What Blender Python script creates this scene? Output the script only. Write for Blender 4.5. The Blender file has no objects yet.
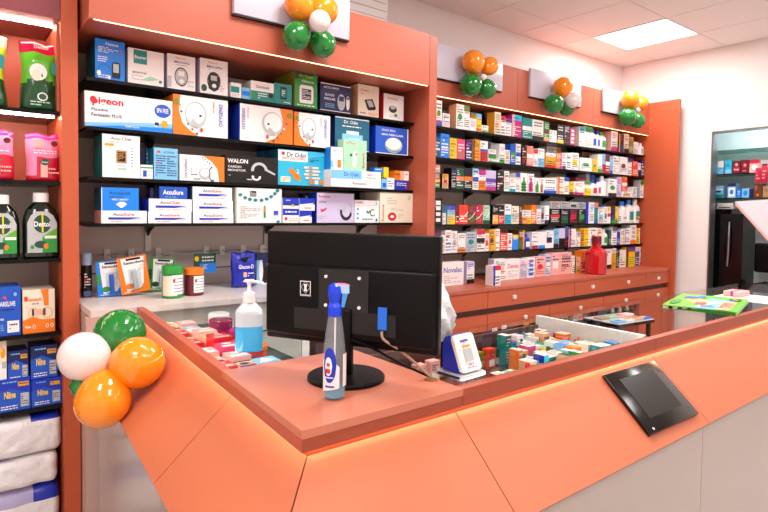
import bpy, bmesh, math, random
from mathutils import Vector, Matrix
random.seed(7)
scene = bpy.context.scene
COL = scene.collection
# ------------------------------------------------------------------ camera
F_PX, CX, CY = 559.42, 384.0, 232.748
RM = Matrix(((0.78813701, 0.01328813, -0.61535638),
             (-0.61535095, 0.03899948, -0.7872879),
             (0.013537, 0.99915087, 0.0389138)))
EYE = Vector((0, 0, 1.40))
cd = bpy.data.cameras.new('camera'); cam = bpy.data.objects.new('camera', cd); COL.objects.link(cam)
cam.matrix_world = Matrix.Translation(EYE) @ RM.to_4x4()
cd.sensor_width = 36; cd.lens = F_PX / 768 * 36; cd.shift_y = -(256 - CY) / 768; cd.clip_start = .02
scene.camera = cam
def at(px, py, ax, v):
    """where the sight line of a picture point meets the real plane axis=v"""
    d = RM @ Vector(((px - CX) / F_PX, -(py - CY) / F_PX, -1)); t = (v - EYE[ax]) / d[ax]
    return EYE + d * t
def atplane(px, py, p, n):
    d = RM @ Vector(((px - CX) / F_PX, -(py - CY) / F_PX, -1)); t = ((p - EYE).dot(n)) / d.dot(n)
    return EYE + d * t
def pxx(px, py, Y): return at(px, py, 1, Y).x
def pxz(px, py, Y): return at(px, py, 1, Y).z
# ------------------------------------------------------------------ light
w = bpy.data.worlds.new('room_world'); scene.world = w; w.use_nodes = True
w.node_tree.nodes['Background'].inputs[0].default_value = (1, .95, .92, 1)
w.node_tree.nodes['Background'].inputs[1].default_value = .6
vs = scene.view_settings
vs.view_transform = 'Standard'; vs.look = 'None'; vs.gamma = 1; vs.use_curve_mapping = False
vs.exposure = -0.12
def area(loc, sx, sy, power, col=(1, .97, .945)):
    l = bpy.data.lights.new('ceiling_lamp_light', 'AREA'); l.shape = 'RECTANGLE'; l.size = sx; l.size_y = sy
    l.energy = power; l.color = col
    o = bpy.data.objects.new('ceiling_lamp_light', l); COL.objects.link(o); o.location = loc
    return o
CEIL = 2.95
PANELS = [(4.775, 2.485), (3.02, 1.2), (4.775, 0.3), (1.25, 1.2), (1.25, -.7), (3.02, -.7), (-.5, .55), (-.5, -.7)]
for (x, y) in PANELS:
    area((x, y, CEIL - .02), .54, .58, (30 if y > 0 else 14) if x < 4.7 else (26 if y > 1 else 16))
# ------------------------------------------------------------------ materials
MATS = {}
def lin(c): return tuple((v / 12.92 if v <= .04045 else ((v + .055) / 1.055) ** 2.4) for v in c)
def hexc(h): h = h.lstrip('#'); return lin(tuple(int(h[i:i + 2], 16) / 255 for i in (0, 2, 4)))
def mat(name, h, rough=.45, metal=0, bump=0, bscale=60, emit=None, es=0, coat=0, trans=0, var=0, spec=None, alpha=1):
    if name in MATS: return MATS[name]
    m = bpy.data.materials.new(name); m.use_nodes = True; nt = m.node_tree; b = nt.nodes['Principled BSDF']
    c = hexc(h) + (1,)
    b.inputs['Base Color'].default_value = c; b.inputs['Roughness'].default_value = rough; b.inputs['Metallic'].default_value = metal
    if spec is not None: b.inputs['Specular IOR Level'].default_value = spec
    if coat: b.inputs['Coat Weight'].default_value = coat; b.inputs['Coat Roughness'].default_value = .05
    if trans: b.inputs['Transmission Weight'].default_value = trans
    if alpha < 1: b.inputs['Alpha'].default_value = alpha
    if emit: b.inputs['Emission Color'].default_value = hexc(emit) + (1,); b.inputs['Emission Strength'].default_value = es
    if bump or var:
        tc = nt.nodes.new('ShaderNodeTexCoord'); n = nt.nodes.new('ShaderNodeTexNoise'); n.inputs['Scale'].default_value = bscale; n.inputs['Detail'].default_value = 4
        nt.links.new(tc.outputs['Object'], n.inputs['Vector'])
        if bump:
            bp = nt.nodes.new('ShaderNodeBump'); bp.inputs['Strength'].default_value = bump; bp.inputs['Distance'].default_value = .01
            nt.links.new(n.outputs['Fac'], bp.inputs['Height']); nt.links.new(bp.outputs['Normal'], b.inputs['Normal'])
        if var:
            mx = nt.nodes.new('ShaderNodeMix'); mx.data_type = 'RGBA'; mx.inputs[0].default_value = 0
            mx.inputs[6].default_value = c; mx.inputs[7].default_value = tuple(v * (1 - var) for v in c[:3]) + (1,)
            nt.links.new(n.outputs['Fac'], mx.inputs[0]); nt.links.new(mx.outputs[2], b.inputs['Base Color'])
    MATS[name] = m; return m
def glass(name, tint, refl=.5, dens=1.0, rough=.02):
    if name in MATS: return MATS[name]
    m = bpy.data.materials.new(name); m.use_nodes = True; nt = m.node_tree; nt.nodes.clear()
    o = nt.nodes.new('ShaderNodeOutputMaterial'); mx = nt.nodes.new('ShaderNodeMixShader')
    t = nt.nodes.new('ShaderNodeBsdfTransparent'); g = nt.nodes.new('ShaderNodeBsdfGlossy'); f = nt.nodes.new('ShaderNodeFresnel')
    mu = nt.nodes.new('ShaderNodeMath'); mu.operation = 'MULTIPLY'; mu.inputs[1].default_value = refl * 1.5
    ge = nt.nodes.new('ShaderNodeNewGeometry'); sb = nt.nodes.new('ShaderNodeMath'); sb.operation = 'SUBTRACT'; sb.inputs[0].default_value = 1
    m2 = nt.nodes.new('ShaderNodeMath'); m2.operation = 'MULTIPLY'
    nt.links.new(ge.outputs['Backfacing'], sb.inputs[1]); nt.links.new(mu.outputs[0], m2.inputs[0]); nt.links.new(sb.outputs[0], m2.inputs[1])
    f.inputs[0].default_value = 1.45; g.inputs['Roughness'].default_value = rough
    t.inputs[0].default_value = hexc(tint) + (1,)
    nt.links.new(f.outputs[0], mu.inputs[0]); nt.links.new(m2.outputs[0], mx.inputs[0])
    nt.links.new(t.outputs[0], mx.inputs[1]); nt.links.new(g.outputs[0], mx.inputs[2]); nt.links.new(mx.outputs[0], o.inputs[0])
    MATS[name] = m; return m
LAM = mat('coral_laminate', '#b85c43', .38, bump=.02, bscale=300)
LAMD = mat('coral_laminate_pillar', '#be5733', .45, bump=.02, bscale=300)
LAMS = mat('coral_counter_panel', '#bf6845', .42, bump=.02, bscale=200)
LAME = mat('coral_counter_edge', '#a04526', .4)
GREYP = mat('grey_gloss_panel', '#b3a7a1', .22, var=.05, bscale=2)
WALLM = mat('painted_wall', '#efe6e3', .7, bump=.03, bscale=120)
CEILM = mat('ceiling_tile', '#f2e9e5', .85, bump=.12, bscale=220)
GRIDM = mat('ceiling_grid_line', '#8d7f7a', .6)
FLOORM = mat('floor_tile', '#ddd6d0', .3, var=.1, bscale=3)
BACKM = mat('rack_back_panel', '#dcd0c6', .5, var=.08, bscale=5)
WOODM = mat('pale_wood_laminate', '#d9cfca', .35, var=.12, bscale=9)
WOODP = mat('pale_wood_side', '#c4a597', .45, var=.15, bscale=6)
SHELFM = mat('dark_shelf', '#060707', .25, spec=.25)
STEEL = mat('brushed_steel', '#9a9898', .3, metal=.9)
DARKM = mat('black_gap', '#0b0909', .6)
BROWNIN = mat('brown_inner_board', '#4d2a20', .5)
BLACKP = mat('black_plastic', '#040404', .45, spec=.18)
BLACKG = mat('black_gloss', '#050506', .16)
WHITEP = mat('white_plastic', '#f3f0ee', .3)
LEDW = mat('led_strip_white', '#ffffff', .5, emit='#ffd9c4', es=110)
LEDO = mat('led_strip_warm', '#ffffff', .5, emit='#ffab78', es=12)
LEDC = mat('led_strip_counter', '#ffffff', .5, emit='#ffdcb0', es=13)
LAMP = mat('lamp_diffuser', '#ffffff', .5, emit='#fff6f2', es=5)
CLEAR = glass('clear_glass', '#fafcfb', .16)
SHELFG = glass('shelf_glass', '#9fb4ae', .5)
COLORS = dict(white='#f4f1f0', cream='#f0e2cd', grey='#b9b9bb', silver='#bcc0c2', charcoal='#26272a', black='#060507', red='#d3202a', crimson='#c0153f', scarlet='#e8452a',
  maroon='#6d1527', pink='#e6487c', magenta='#c9217c', rose='#f2b4ae', peach='#f3b98f', salmon='#ee8a78', orange='#ee7d1f', gold='#e0a21c', yellow='#f7cf13', brown='#6b3a1e', tan='#b08a62',
  olive='#8c8a2a', green='#2b9a3e', mint='#a8d8ba', teal='#128a86', forest='#12503a', petrol='#0e5f7a', cyan='#2ab7dd', sky='#7fc3ec', azure='#0f84ee', blue='#1a56c4', royal='#1434b8', navy='#141f5c', slate='#3f5a86', lilac='#cfc3e6', purple='#6a3a9a')
def cm(c): return mat('print_' + c if c in COLORS else 'print_' + c.strip('#'), COLORS.get(c, c), .35)
# ------------------------------------------------------------------ mesh builder
TXT = {}
def text_geo(s, bold=.012):
    k = (s, bold)
    if k in TXT: return TXT[k]
    cu = bpy.data.curves.new('lettering_source', 'FONT'); cu.body = s; cu.size = 1; cu.resolution_u = 2; cu.offset = bold
    ob = bpy.data.objects.new('lettering_source', cu); me = bpy.data.meshes.new_from_object(ob)
    vs_ = [v.co.copy() for v in me.vertices]; fs = [tuple(p.vertices) for p in me.polygons]
    x0 = min(v.x for v in vs_); x1 = max(v.x for v in vs_); y0 = min(v.y for v in vs_); y1 = max(v.y for v in vs_)
    vs_ = [((v.x - x0) / (x1 - x0), (v.y - y0) / max(y1 - y0, 1e-6)) for v in vs_]
    bpy.data.objects.remove(ob); bpy.data.curves.remove(cu); bpy.data.meshes.remove(me)
    TXT[k] = (vs_, fs); return TXT[k]
class MB:
    def __init__(s): s.v = []; s.f = []; s.m = []; s.sm = []; s.mats = []
    def mi(s, m):
        if m not in s.mats: s.mats.append(m)
        return s.mats.index(m)
    def add(s, vs_, fs, m, smooth=False):
        o = len(s.v); s.v += [tuple(v) for v in vs_]; i = s.mi(m)
        for f in fs: s.f.append(tuple(o + a for a in f)); s.m.append(i); s.sm.append(smooth)
    def box(s, x0, y0, z0, x1, y1, z1, m, left=None, top=None, bev=0):
        if bev:
            return s.rbox(x0, y0, z0, x1, y1, z1, m, bev)
        V = [(x0, y0, z0), (x1, y0, z0), (x1, y1, z0), (x0, y1, z0), (x0, y0, z1), (x1, y0, z1), (x1, y1, z1), (x0, y1, z1)]
        s.add(V, [(0, 1, 5, 4), (1, 2, 6, 5), (2, 3, 7, 6), (3, 2, 1, 0)], m)
        s.add(V, [(3, 0, 4, 7)], left or m); s.add(V, [(4, 5, 6, 7)], top or m)
    def rbox(s, x0, y0, z0, x1, y1, z1, m, r, seg=3):
        bm = bmesh.new(); bmesh.ops.create_cube(bm, size=1)
        for v in bm.verts: v.co = Vector(((x0 + x1) / 2 + v.co.x * (x1 - x0), (y0 + y1) / 2 + v.co.y * (y1 - y0), (z0 + z1) / 2 + v.co.z * (z1 - z0)))
        bmesh.ops.bevel(bm, geom=bm.edges[:], offset=r, segments=seg, affect='EDGES', profile=.5)
        s.bm(bm, m, True)
    def bm(s, bm, m, smooth=False):
        bm.verts.index_update(); s.add([v.co for v in bm.verts], [tuple(v.index for v in f.verts) for f in bm.faces], m, smooth); bm.free()
    def prism(s, pts, y0, y1, m, axis=1, smooth=False):
        """polygon in (x,z) extruded along y (axis 1), or (x,y) along z (axis 2), or (y,z) along x (axis 0)"""
        n = len(pts)
        def P(p, t): return (p[0], t, p[1]) if axis == 1 else ((p[0], p[1], t) if axis == 2 else (t, p[0], p[1]))
        V = [P(p, y0) for p in pts] + [P(p, y1) for p in pts]
        s.add(V, [tuple(range(n)), tuple(range(2 * n - 1, n - 1, -1))], m)
        s.add(V, [(i, (i + 1) % n, n + (i + 1) % n, n + i) for i in range(n)], m, smooth)
    def hexa(s, P8, m): s.add(P8, [(0, 1, 2, 3), (7, 6, 5, 4), (0, 4, 5, 1), (1, 5, 6, 2), (2, 6, 7, 3), (3, 7, 4, 0)], m)
    def lathe(s, prof, m, c=(0, 0, 0), sx=1, sy=1, n=24, power=2, mf=None, rot=None):
        rings = []; V = []
        for (r, z) in prof:
            for k in range(n):
                a = 2 * math.pi * k / n; ca, sa = math.cos(a), math.sin(a)
                if power != 2:
                    q = (abs(ca) ** power + abs(sa) ** power) ** (-1 / power); ca *= q; sa *= q
                p = Vector((r * ca * sx, r * sa * sy, z))
                if rot is not None: p = rot @ p
                V.append((c[0] + p.x, c[1] + p.y, c[2] + p.z))
        for i in range(len(prof) - 1):
            mm = mf(i) if mf else m
            s.add(V, [(i * n + k, i * n + (k + 1) % n, (i + 1) * n + (k + 1) % n, (i + 1) * n + k) for k in range(n)], mm, True) if False else s._q(V, i, n, mm)
        if prof[0][0] > 1e-5: s.add(V[:n], [tuple(range(n - 1, -1, -1))], mf(0) if mf else m)
        if prof[-1][0] > 1e-5: s.add(V[-n:], [tuple(range(n))], mf(len(prof) - 2) if mf else m)
    def _q(s, V, i, n, mm):
        sub = V[i * n:(i + 2) * n]; s.add(sub, [(k, (k + 1) % n, n + (k + 1) % n, n + k) for k in range(n)], mm, True)
    def tube(s, pts, r, m, n=8):
        pts = [Vector(p) for p in pts]; V = []
        for i, p in enumerate(pts):
            d = (pts[min(i + 1, len(pts) - 1)] - pts[max(i - 1, 0)]).normalized()
            a = d.orthogonal().normalized() if i == 0 else (a - d * a.dot(d)).normalized()
            b = d.cross(a)
            for k in range(n):
                t = 2 * math.pi * k / n; V.append(p + (a * math.cos(t) + b * math.sin(t)) * r)
        for i in range(len(pts) - 1): s._q([tuple(v) for v in V], i, n, m)
        s.add(V[:n], [tuple(range(n - 1, -1, -1))], m); s.add(V[-n:], [tuple(range(n))], m)
    # --- prints on a face: origin o, right vector r, up vector u, outward n
    def frame(s, o, r, u): s.o = Vector(o); s.r = Vector(r); s.u = Vector(u); s.n = s.r.cross(s.u).normalized(); s.k = 0
    def pt(s, a, b, e): return tuple(s.o + s.r * a + s.u * b + s.n * e)
    def lay(s): s.k += 1; return .0003 + .00022 * s.k
    def pr(s, a0, b0, a1, b1, c):
        e = s.lay(); s.add([s.pt(a0, b0, e), s.pt(a1, b0, e), s.pt(a1, b1, e), s.pt(a0, b1, e)], [(0, 1, 2, 3)], c if not isinstance(c, str) else cm(c))
    def poly(s, pts, c):
        e = s.lay(); s.add([s.pt(a, b, e) for a, b in pts], [tuple(range(len(pts)))], cm(c) if isinstance(c, str) else c)
    def el(s, a, b, ra, rb, c, n=20): s.poly([(a + ra * math.cos(2 * math.pi * k / n), b + rb * math.sin(2 * math.pi * k / n)) for k in range(n)], c)
    def ring(s, a, b, ra, rb, t, c, a0=0, a1=360, n=24):
        e = s.lay(); V = []; m_ = n
        for k in range(n + 1):
            q = math.radians(a0 + (a1 - a0) * k / n)
            V += [s.pt(a + ra * math.cos(q), b + rb * math.sin(q), e), s.pt(a + ra * (1 - t) * math.cos(q), b + rb * (1 - t) * math.sin(q), e)]
        s.add(V, [(2 * k, 2 * k + 2, 2 * k + 3, 2 * k + 1) for k in range(n)], cm(c))
    def tx(s, t, a0, b0, a1, b1, c, bold=.012, vert=False):
        e = s.lay(); vv, ff = text_geo(t, bold)
        if vert: V = [s.pt(a1 - y * (a1 - a0), b0 + x * (b1 - b0), e) for x, y in vv]
        else: V = [s.pt(a0 + x * (a1 - a0), b0 + y * (b1 - b0), e) for x, y in vv]
        s.add(V, ff, cm(c))
    def lines(s, a0, b0, a1, b1, n, c, rnd=random):
        h = (b1 - b0) / n
        for i in range(n):
            x = a0; e = s.lay() if i == 0 else e
            y = b0 + h * (i + .3)
            while x < a1 - .02 * (a1 - a0):
                wv = min((a1 - a0) * rnd.uniform(.08, .3), a1 - x)
                s.add([s.pt(x, y, e), s.pt(x + wv, y, e), s.pt(x + wv, y + h * .42, e), s.pt(x, y + h * .42, e)], [(0, 1, 2, 3)], cm(c)); x += wv + (a1 - a0) * .05
                if rnd.random() < .15: break
    def build(s, name, parent=None, loc=(0, 0, 0), rz=0, origin=None):
        me = bpy.data.meshes.new(name); V = s.v
        if origin: V = [(a - origin[0], b - origin[1], c - origin[2]) for a, b, c in V]; loc = origin
        me.from_pydata(V, [], s.f)
        for m in s.mats: me.materials.append(m)
        me.polygons.foreach_set('material_index', s.m); me.polygons.foreach_set('use_smooth', s.sm); me.update()
        ob = bpy.data.objects.new(name, me); COL.objects.link(ob); ob.location = loc; ob.rotation_euler = (0, 0, rz)
        if parent: ob.parent = parent
        return ob
LABELS = {}
def tag(o, label, cat, group=None):
    o['label'] = label; o['category'] = cat
    if group: o['group'] = group
    n = len(label.split())
    if n < 4 or n > 16: print('LABEL LENGTH', n, label)
    if label in LABELS: print('DUP LABEL', label)
    LABELS[label] = 1
    return o
def thing(name, label, cat, loc=(0, 0, 0), rz=0, group=None):
    o = bpy.data.objects.new(name, None); COL.objects.link(o); o.location = loc; o.rotation_euler = (0, 0, rz); o.empty_display_size = .05
    return tag(o, label, cat, group)
def struct(o): o['kind'] = 'structure'; return o
def part(name, parent, fn, lab=None, mats=None):
    m = MB(); fn(m); o = m.build(name, parent)
    if lab: o['label'] = lab
    return o
def W(parent):   # children built in world coordinates under a thing at parent's place
    return parent
# ------------------------------------------------------------------ room shell
XR, YB = 5.645, 3.17
def S(name, fn): m = MB(); fn(m); return struct(m.build(name))
S('floor', lambda m: m.box(-1.6, -2.2, -.1, 6.7, 3.3, 0, FLOORM))
S('wall_back', lambda m: m.box(-1.6, YB, 0, 6.7, YB + .1, CEIL, WALLM))
S('wall_left', lambda m: m.box(-1.7, -2.2, 0, -1.6, 3.27, CEIL, WALLM))
S('wall_front', lambda m: m.box(-1.6, -2.3, 0, 6.7, -2.2, CEIL, WALLM))
AL0, AL1, AZ0, AZ1 = 1.15, 2.264, 0.30, 2.182      # opening in the right wall
def wr(m):
    m.box(XR, AL1, 0, XR + .1, YB, CEIL, WALLM); m.box(XR, -2.2, 0, XR + .1, AL0, CEIL, WALLM)
    m.box(XR, AL0, AZ1, XR + .1, AL1, CEIL, WALLM); m.box(XR, AL0, 0, XR + .1, AL1, AZ0, WALLM)
S('wall_right', wr)
NICHE = mat('niche_lining', '#dfe9e9', .3)
def nic(m):
    m.box(XR + .50, AL0 - .1, AZ0 - .02, XR + .52, AL1 + .3, AZ1 + .12, NICHE)
    m.box(XR + .1, AL1 + .28, AZ0 - .02, XR + .5, AL1 + .3, AZ1 + .12, NICHE); m.box(XR + .1, AL0 - .1, AZ0 - .02, XR + .5, AL0 - .08, AZ1 + .12, NICHE)
    m.box(XR + .1, AL0 - .1, AZ1 + .1, XR + .5, AL1 + .3, AZ1 + .12, NICHE); m.box(XR + .1, AL0 - .1, AZ0 - .04, XR + .5, AL1 + .3, AZ0 - .02, NICHE)
S('wall_niche', nic)
_niche_fill = lambda: tagm('added_niche_light', lambda m: m.box(XR + .12, AL0, AZ1 + .085, XR + .14, AL1, AZ1 + .095, mat('added_niche_glow', '#ffffff', .5, emit='#e8fbff', es=60)), 'added fill light strip hidden above the wall opening', 'light')  # unseen glowing strip, added to brighten the inside of the wall opening
def nf(m):
    t = .012
    m.box(XR - .008, AL1 - t, AZ0, XR + .1, AL1, AZ1, STEEL); m.box(XR - .008, AL0, AZ0, XR + .1, AL0 + t, AZ1, STEEL)
    m.box(XR - .008, AL0, AZ1 - t, XR + .1, AL1, AZ1, STEEL); m.box(XR - .008, AL0, AZ0, XR + .1, AL1, AZ0 + t, STEEL)
S('trim_1', nf)
GX = [4.49 + .575 * k for k in range(-10, 3)]; GY = [2.17 + .63 * k for k in range(-7, 2)]
def ceil(m):
    xs = [-1.6] + [x for x in GX if -1.6 < x < XR] + [XR]; ys = [-2.2] + GY + [YB]
    for i in range(len(xs) - 1):
        for j in range(len(ys) - 1):
            g = .0035
            cx_, cy_ = (xs[i] + xs[i + 1]) / 2, (ys[j] + ys[j + 1]) / 2
            if any(abs(cx_ - a) < .15 and abs(cy_ - b) < .15 for a, b in PANELS[:1]): continue
            m.box(xs[i] + g, ys[j] + g, CEIL, xs[i + 1] - g, ys[j + 1] - g, CEIL + .02, CEILM)
    m.box(-1.7, -2.3, CEIL + .04, 6.7, 3.27, CEIL + .1, CEILM)
S('ceiling', ceil)
S('trim_2', lambda m: m.box(-1.6, -2.2, CEIL + .004, XR, YB, CEIL + .012, GRIDM))
PLBL = ['bright square light panel in the ceiling near the corner above the long rack'] + ['square ceiling light panel %s' % s for s in
  ('above the staff aisle', 'near the right wall opening', 'above the left counter arm', 'behind the camera on the counter side', 'behind the camera in the room middle', 'above the left cabinet front', 'in the rear left ceiling corner')]
for i, (x, y) in enumerate(PANELS):
    t = thing('ceiling_light', PLBL[i], 'ceiling light', (x, y, CEIL - .006))
    a, b = (.2875, .315) if i == 0 else (.27, .29)
    m = MB(); m.box(-a + .006, -b + .006, .0, a - .006, b - .006, .004, LAMP); m.build('diffuser', t)
    m = MB()
    for s_ in (-1, 1):
        m.box(-a, s_ * b - .006, -.002, a, s_ * b + .006, .006, WHITEP); m.box(s_ * a - .006, -b, -.002, s_ * a + .006, b, .006, WHITEP)
    m.build('frame', t)
# ------------------------------------------------------------------ rack dividers, fascias
PF = 2.25                                  # front of the left divider
XP0 = pxx(60.5, 10, PF); XP1 = .372
def tagm(name, fn, label, cat, group=None, origin=None):
    m = MB(); fn(m); o = m.build(name, origin=origin); return tag(o, label, cat, group)
_niche_fill()
tagm('divider_panel', lambda m: m.box(XP0, PF, 0, XP1, YB, CEIL - .01, LAMD), 'tall coral divider panel between the left cabinet and the device shelves', 'panel')
XM0, XM1, YM = 1.983, 2.035, 2.17
tagm('divider_panel', lambda m: m.box(XM0, YM, 0, XM1, YB - .003, 2.31, LAM), 'coral divider panel in the middle, between device shelves and the long medicine rack', 'panel')
XE = 5.515
tagm('divider_panel', lambda m: m.box(XE, 2.51, 0, XE + .035, YB - .003, 2.505, LAMD), 'coral end panel at the right end of the long rack by white wall', 'panel')
BK1 = 2.60
def back1(m):
    m.box(XP1 + .003, BK1, 0, XM0 - .003, BK1 + .02, 2.03, BACKM)
o = tagm('back_panel', back1, 'grey back board behind the device shelves with pale slatted foot', 'panel')
def slats(m):
    m.box(XP1 + .003, BK1 - .004, 1.056, XM0 - .003, BK1, 1.195, WOODM)
m = MB(); slats(m); m.build('slat_board', o)
m = MB(); m.box(XP1 + .003, BK1 - .008, 1.196, XM0 - .003, BK1, 1.204, STEEL); m.box(XP1 + .003, BK1 - .007, 1.118, XM0 - .003, BK1, 1.122, DARKM); m.build('slat_rail', o)
def fascia1(m): m.box(.385, 2.116, 2.035, XM0 - .052, BK1 + .4, 2.295, LAM)
o = tagm('fascia_box', fascia1, 'coral fascia box over the device shelves with light strip under its edge', 'fascia')
m = MB(); m.box(.40, 2.119, 2.0335, XM0 - .06, 2.122, 2.035, LEDO); m.build('light_strip', o)
Y2F = 2.80
segs = [XM1 + .003, 3.473, 4.516, XE - .003]
fl = ['left coral fascia box of the long rack beside the middle divider', 'middle coral fascia box of the long rack', 'right coral fascia box of the long rack beside the end panel']
for i in range(3):
    m = MB(); m.box(segs[i] + (.003 if i else 0), Y2F, 2.185, segs[i + 1], YB - .003, 2.51, LAM); o = m.build('fascia_box'); tag(o, fl[i], 'fascia', 'fascia boxes of the long rack')
    m = MB(); m.box(segs[i] + .006, Y2F + .003, 2.183, segs[i + 1] - .003, Y2F + .006, 2.185, LEDO); m.build('light_strip', o)
# back of the long rack
o = tagm('back_panel', lambda m: m.box(XM1 + .003, 3.13, .90, XE - .003, 3.15, 2.18, BACKM), 'grey back board of the long medicine rack', 'panel')
# sign boards
SB = mat('lilac_sign_board', '#c9c2cf', .25)
def board(x0, x1, z0, z1, Y, lab):
    m = MB(); m.rbox(x0, Y - .025, z0, x1, Y - .0005, z1, SB, .003, 2); o = m.build('sign_board'); tag(o, lab, 'sign board', 'blank sign boards on the fascias')
    m = MB(); m.box(x0 - .002, Y - .02, z0 - .006, x1 + .002, Y - .001, z0 - .0005, DARKM); m.build('lower_edge', o)
board(.885, 1.425, 2.158, 2.38, 2.116, 'long pale grey sign board on the fascia above the device shelves')
board(2.50, 3.27, 2.30, 2.53, Y2F, 'pale grey sign board on the left fascia of the long rack')
board(3.60, 4.29, 2.31, 2.53, Y2F, 'pale grey sign board on the middle fascia of the long rack')
board(4.64, 5.20, 2.32, 2.53, Y2F, 'pale grey sign board on the right fascia of the long rack')
# white wall unit above first fascia
t = thing('air_conditioner', 'white wall unit with dark slats glimpsed above the device rack', 'air conditioner', (2.02, 3.16, 2.56))
m = MB(); m.rbox(-.42, -.21, 0, .30, -.003, .30, WHITEP, .02); m.build('housing', t)
m = MB()
for k in range(5): m.box(-.40, -.2135, .05 + k * .05, .28, -.2105, .052 + k * .05, STEEL)
m.build('louvre', t)
# ------------------------------------------------------------------ shelves
def shelf(x0, x1, yf, yb, z, lab, grp, gl=False, br=None):
    t = thing('glass_shelf' if gl else 'shelf', lab, 'shelf', ((x0 + x1) / 2, yf, z - .012), group=grp)
    l = (x1 - x0) / 2
    m = MB(); m.box(-l, 0, 0, l, yb - yf, .012, SHELFG if gl else SHELFM, top=None); m.build('shelf_board', t)
    if br:
        for bx in br:
            m = MB(); X = bx - (x0 + x1) / 2
            m.prism([(yb - yf, -.0), (yb - yf, -.05), (yb - yf - .03, -.03), (yb - yf - .085, -.008), (yb - yf - .085, 0)], X - .004, X + .004, DARKM, axis=0); m.build('bracket', t)
    return t
D1F, D1 = 2.283, 2.29                     # shelf edge / product front plane
zs1 = [pxz(100, 79, D1F), pxz(100, 130.6, D1F) + .004, pxz(91, 179, D1F), pxz(91, 223.5, D1F)]
zs1 = [(zs1[0] + pxz(405, 121, D1F)) / 2, (zs1[1] + pxz(404, 153.5, D1F)) / 2, (zs1[2] + pxz(414, 188.7, D1F)) / 2, (zs1[3] + pxz(414, 222.7, D1F)) / 2]
print('zs1', zs1)
ordw = ['top', 'second', 'third', 'bottom']
up1 = [.70, 1.27, 1.84]
for i, z in enumerate(zs1):
    shelf(.405, XM0 - .004, D1F, BK1 - .011, z, '%s dark shelf carrying health device boxes' % ordw[i], 'shelves of the device rack', br=up1)
for i, x in enumerate(up1):
    tagm('shelf_upright', lambda m: m.box(x - .012, BK1 - .010, 1.21, x + .012, BK1 - .0005, 2.03, STEEL),
         'slotted steel upright behind the device boxes, %s' % ['left one', 'middle one', 'right one'][i], 'upright', 'uprights of the device rack')
D2F, D2 = 2.825, 2.832
base2 = [((435.4, 127.9), (646.3, 154.2)), ((434.9, 157.6), (643.8, 176.3)), ((434, 190.2), (644.8, 196.6)), ((434, 225.6), (643.8, 222.4)), ((445.6, 254.6), (641.4, 242.6))]
zs2 = [(pxz(*a, D2) + pxz(*b, D2)) / 2 for a, b in base2]
print('zs2', zs2, [(pxz(*a, D2), pxz(*b, D2)) for a, b in base2])
ordw2 = ['top', 'second', 'third', 'fourth', 'lowest']
up2 = [pxx(q, 180, 3.12) for q in (465, 492.5, 542, 567, 604)]
for i, z in enumerate(zs2):
    shelf(XM1 + .004, XE - .004, D2F, 3.118, z, '%s dark shelf of the long medicine rack' % ordw2[i], 'shelves of the long rack', br=up2)
for i, x in enumerate(up2):
    tagm('shelf_upright', lambda m: m.box(x - .01, 3.119, .90, x + .01, 3.1295, 2.18, STEEL),
         'steel upright of the long rack, %s' % ['leftmost', 'second from left', 'middle one', 'fourth from left', 'rightmost'][i], 'upright', 'uprights of the long rack')
# ------------------------------------------------------------------ drawer bank
DF = 2.55; WT = .885
t = thing('drawer_cabinet', 'long low coral drawer cabinet under the medicine rack with small square knobs', 'cabinet', (3.78, DF, 0))
def L(m, x0, y0, z0, x1, y1, z1, mm): m.box(x0 - 3.78, y0 - DF, z0, x1 - 3.78, y1 - DF, z1, mm)
m = MB(); L(m, XM1 + .003, DF - .008, WT - .022, XE - .003, 3.165, WT, LAM); m.build('worktop', t)
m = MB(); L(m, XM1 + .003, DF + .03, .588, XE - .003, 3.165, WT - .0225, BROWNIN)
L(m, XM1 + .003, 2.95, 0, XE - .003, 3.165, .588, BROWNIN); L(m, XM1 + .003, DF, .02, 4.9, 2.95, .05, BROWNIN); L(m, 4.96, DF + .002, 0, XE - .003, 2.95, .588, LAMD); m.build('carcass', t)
xs = [XM1 + .003, 2.86, 3.92, 4.84, XE - .003]; xs1 = [XM1 + .003, 2.90, 4.10, 4.95, XE - .003]
def drawer(x0, x1, z0, z1, knobs):
    m = MB(); m.box(x0 + .003 - 3.78, 0, z0, x1 - .003 - 3.78, .029, z1, LAMD); d = m.build('drawer', t)
    for k in knobs:
        q = MB(); q.rbox(k - 3.78 - .014, -.018, (z0 + z1) / 2 - .014, k - 3.78 + .014, -.0005, (z0 + z1) / 2 + .014, mat('pale_knob', '#e9e4e0', .3), .003, 2); q.build('knob', d)
z1a, z1b, z2a, z2b = .745, .86, .59, .70
drawer(xs[0], 2.90, z1a, z1b, [2.45]); drawer(2.90, 3.92, z1a, z1b, [3.17]); drawer(3.92, 5.06, z1a, z1b, [4.17, 4.73]); drawer(5.06, xs[4], z1a, z1b, [5.28])
drawer(xs[0], 2.90, z2a, z2b, [2.45]); drawer(2.90, 3.60, z2a, z2b, [3.3]); drawer(3.60, 4.35, z2a, z2b, [4.0]); drawer(4.35, 5.06, z2a, z2b, [4.7]); drawer(5.06, xs[4], z2a, z2b, [5.28])
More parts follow.
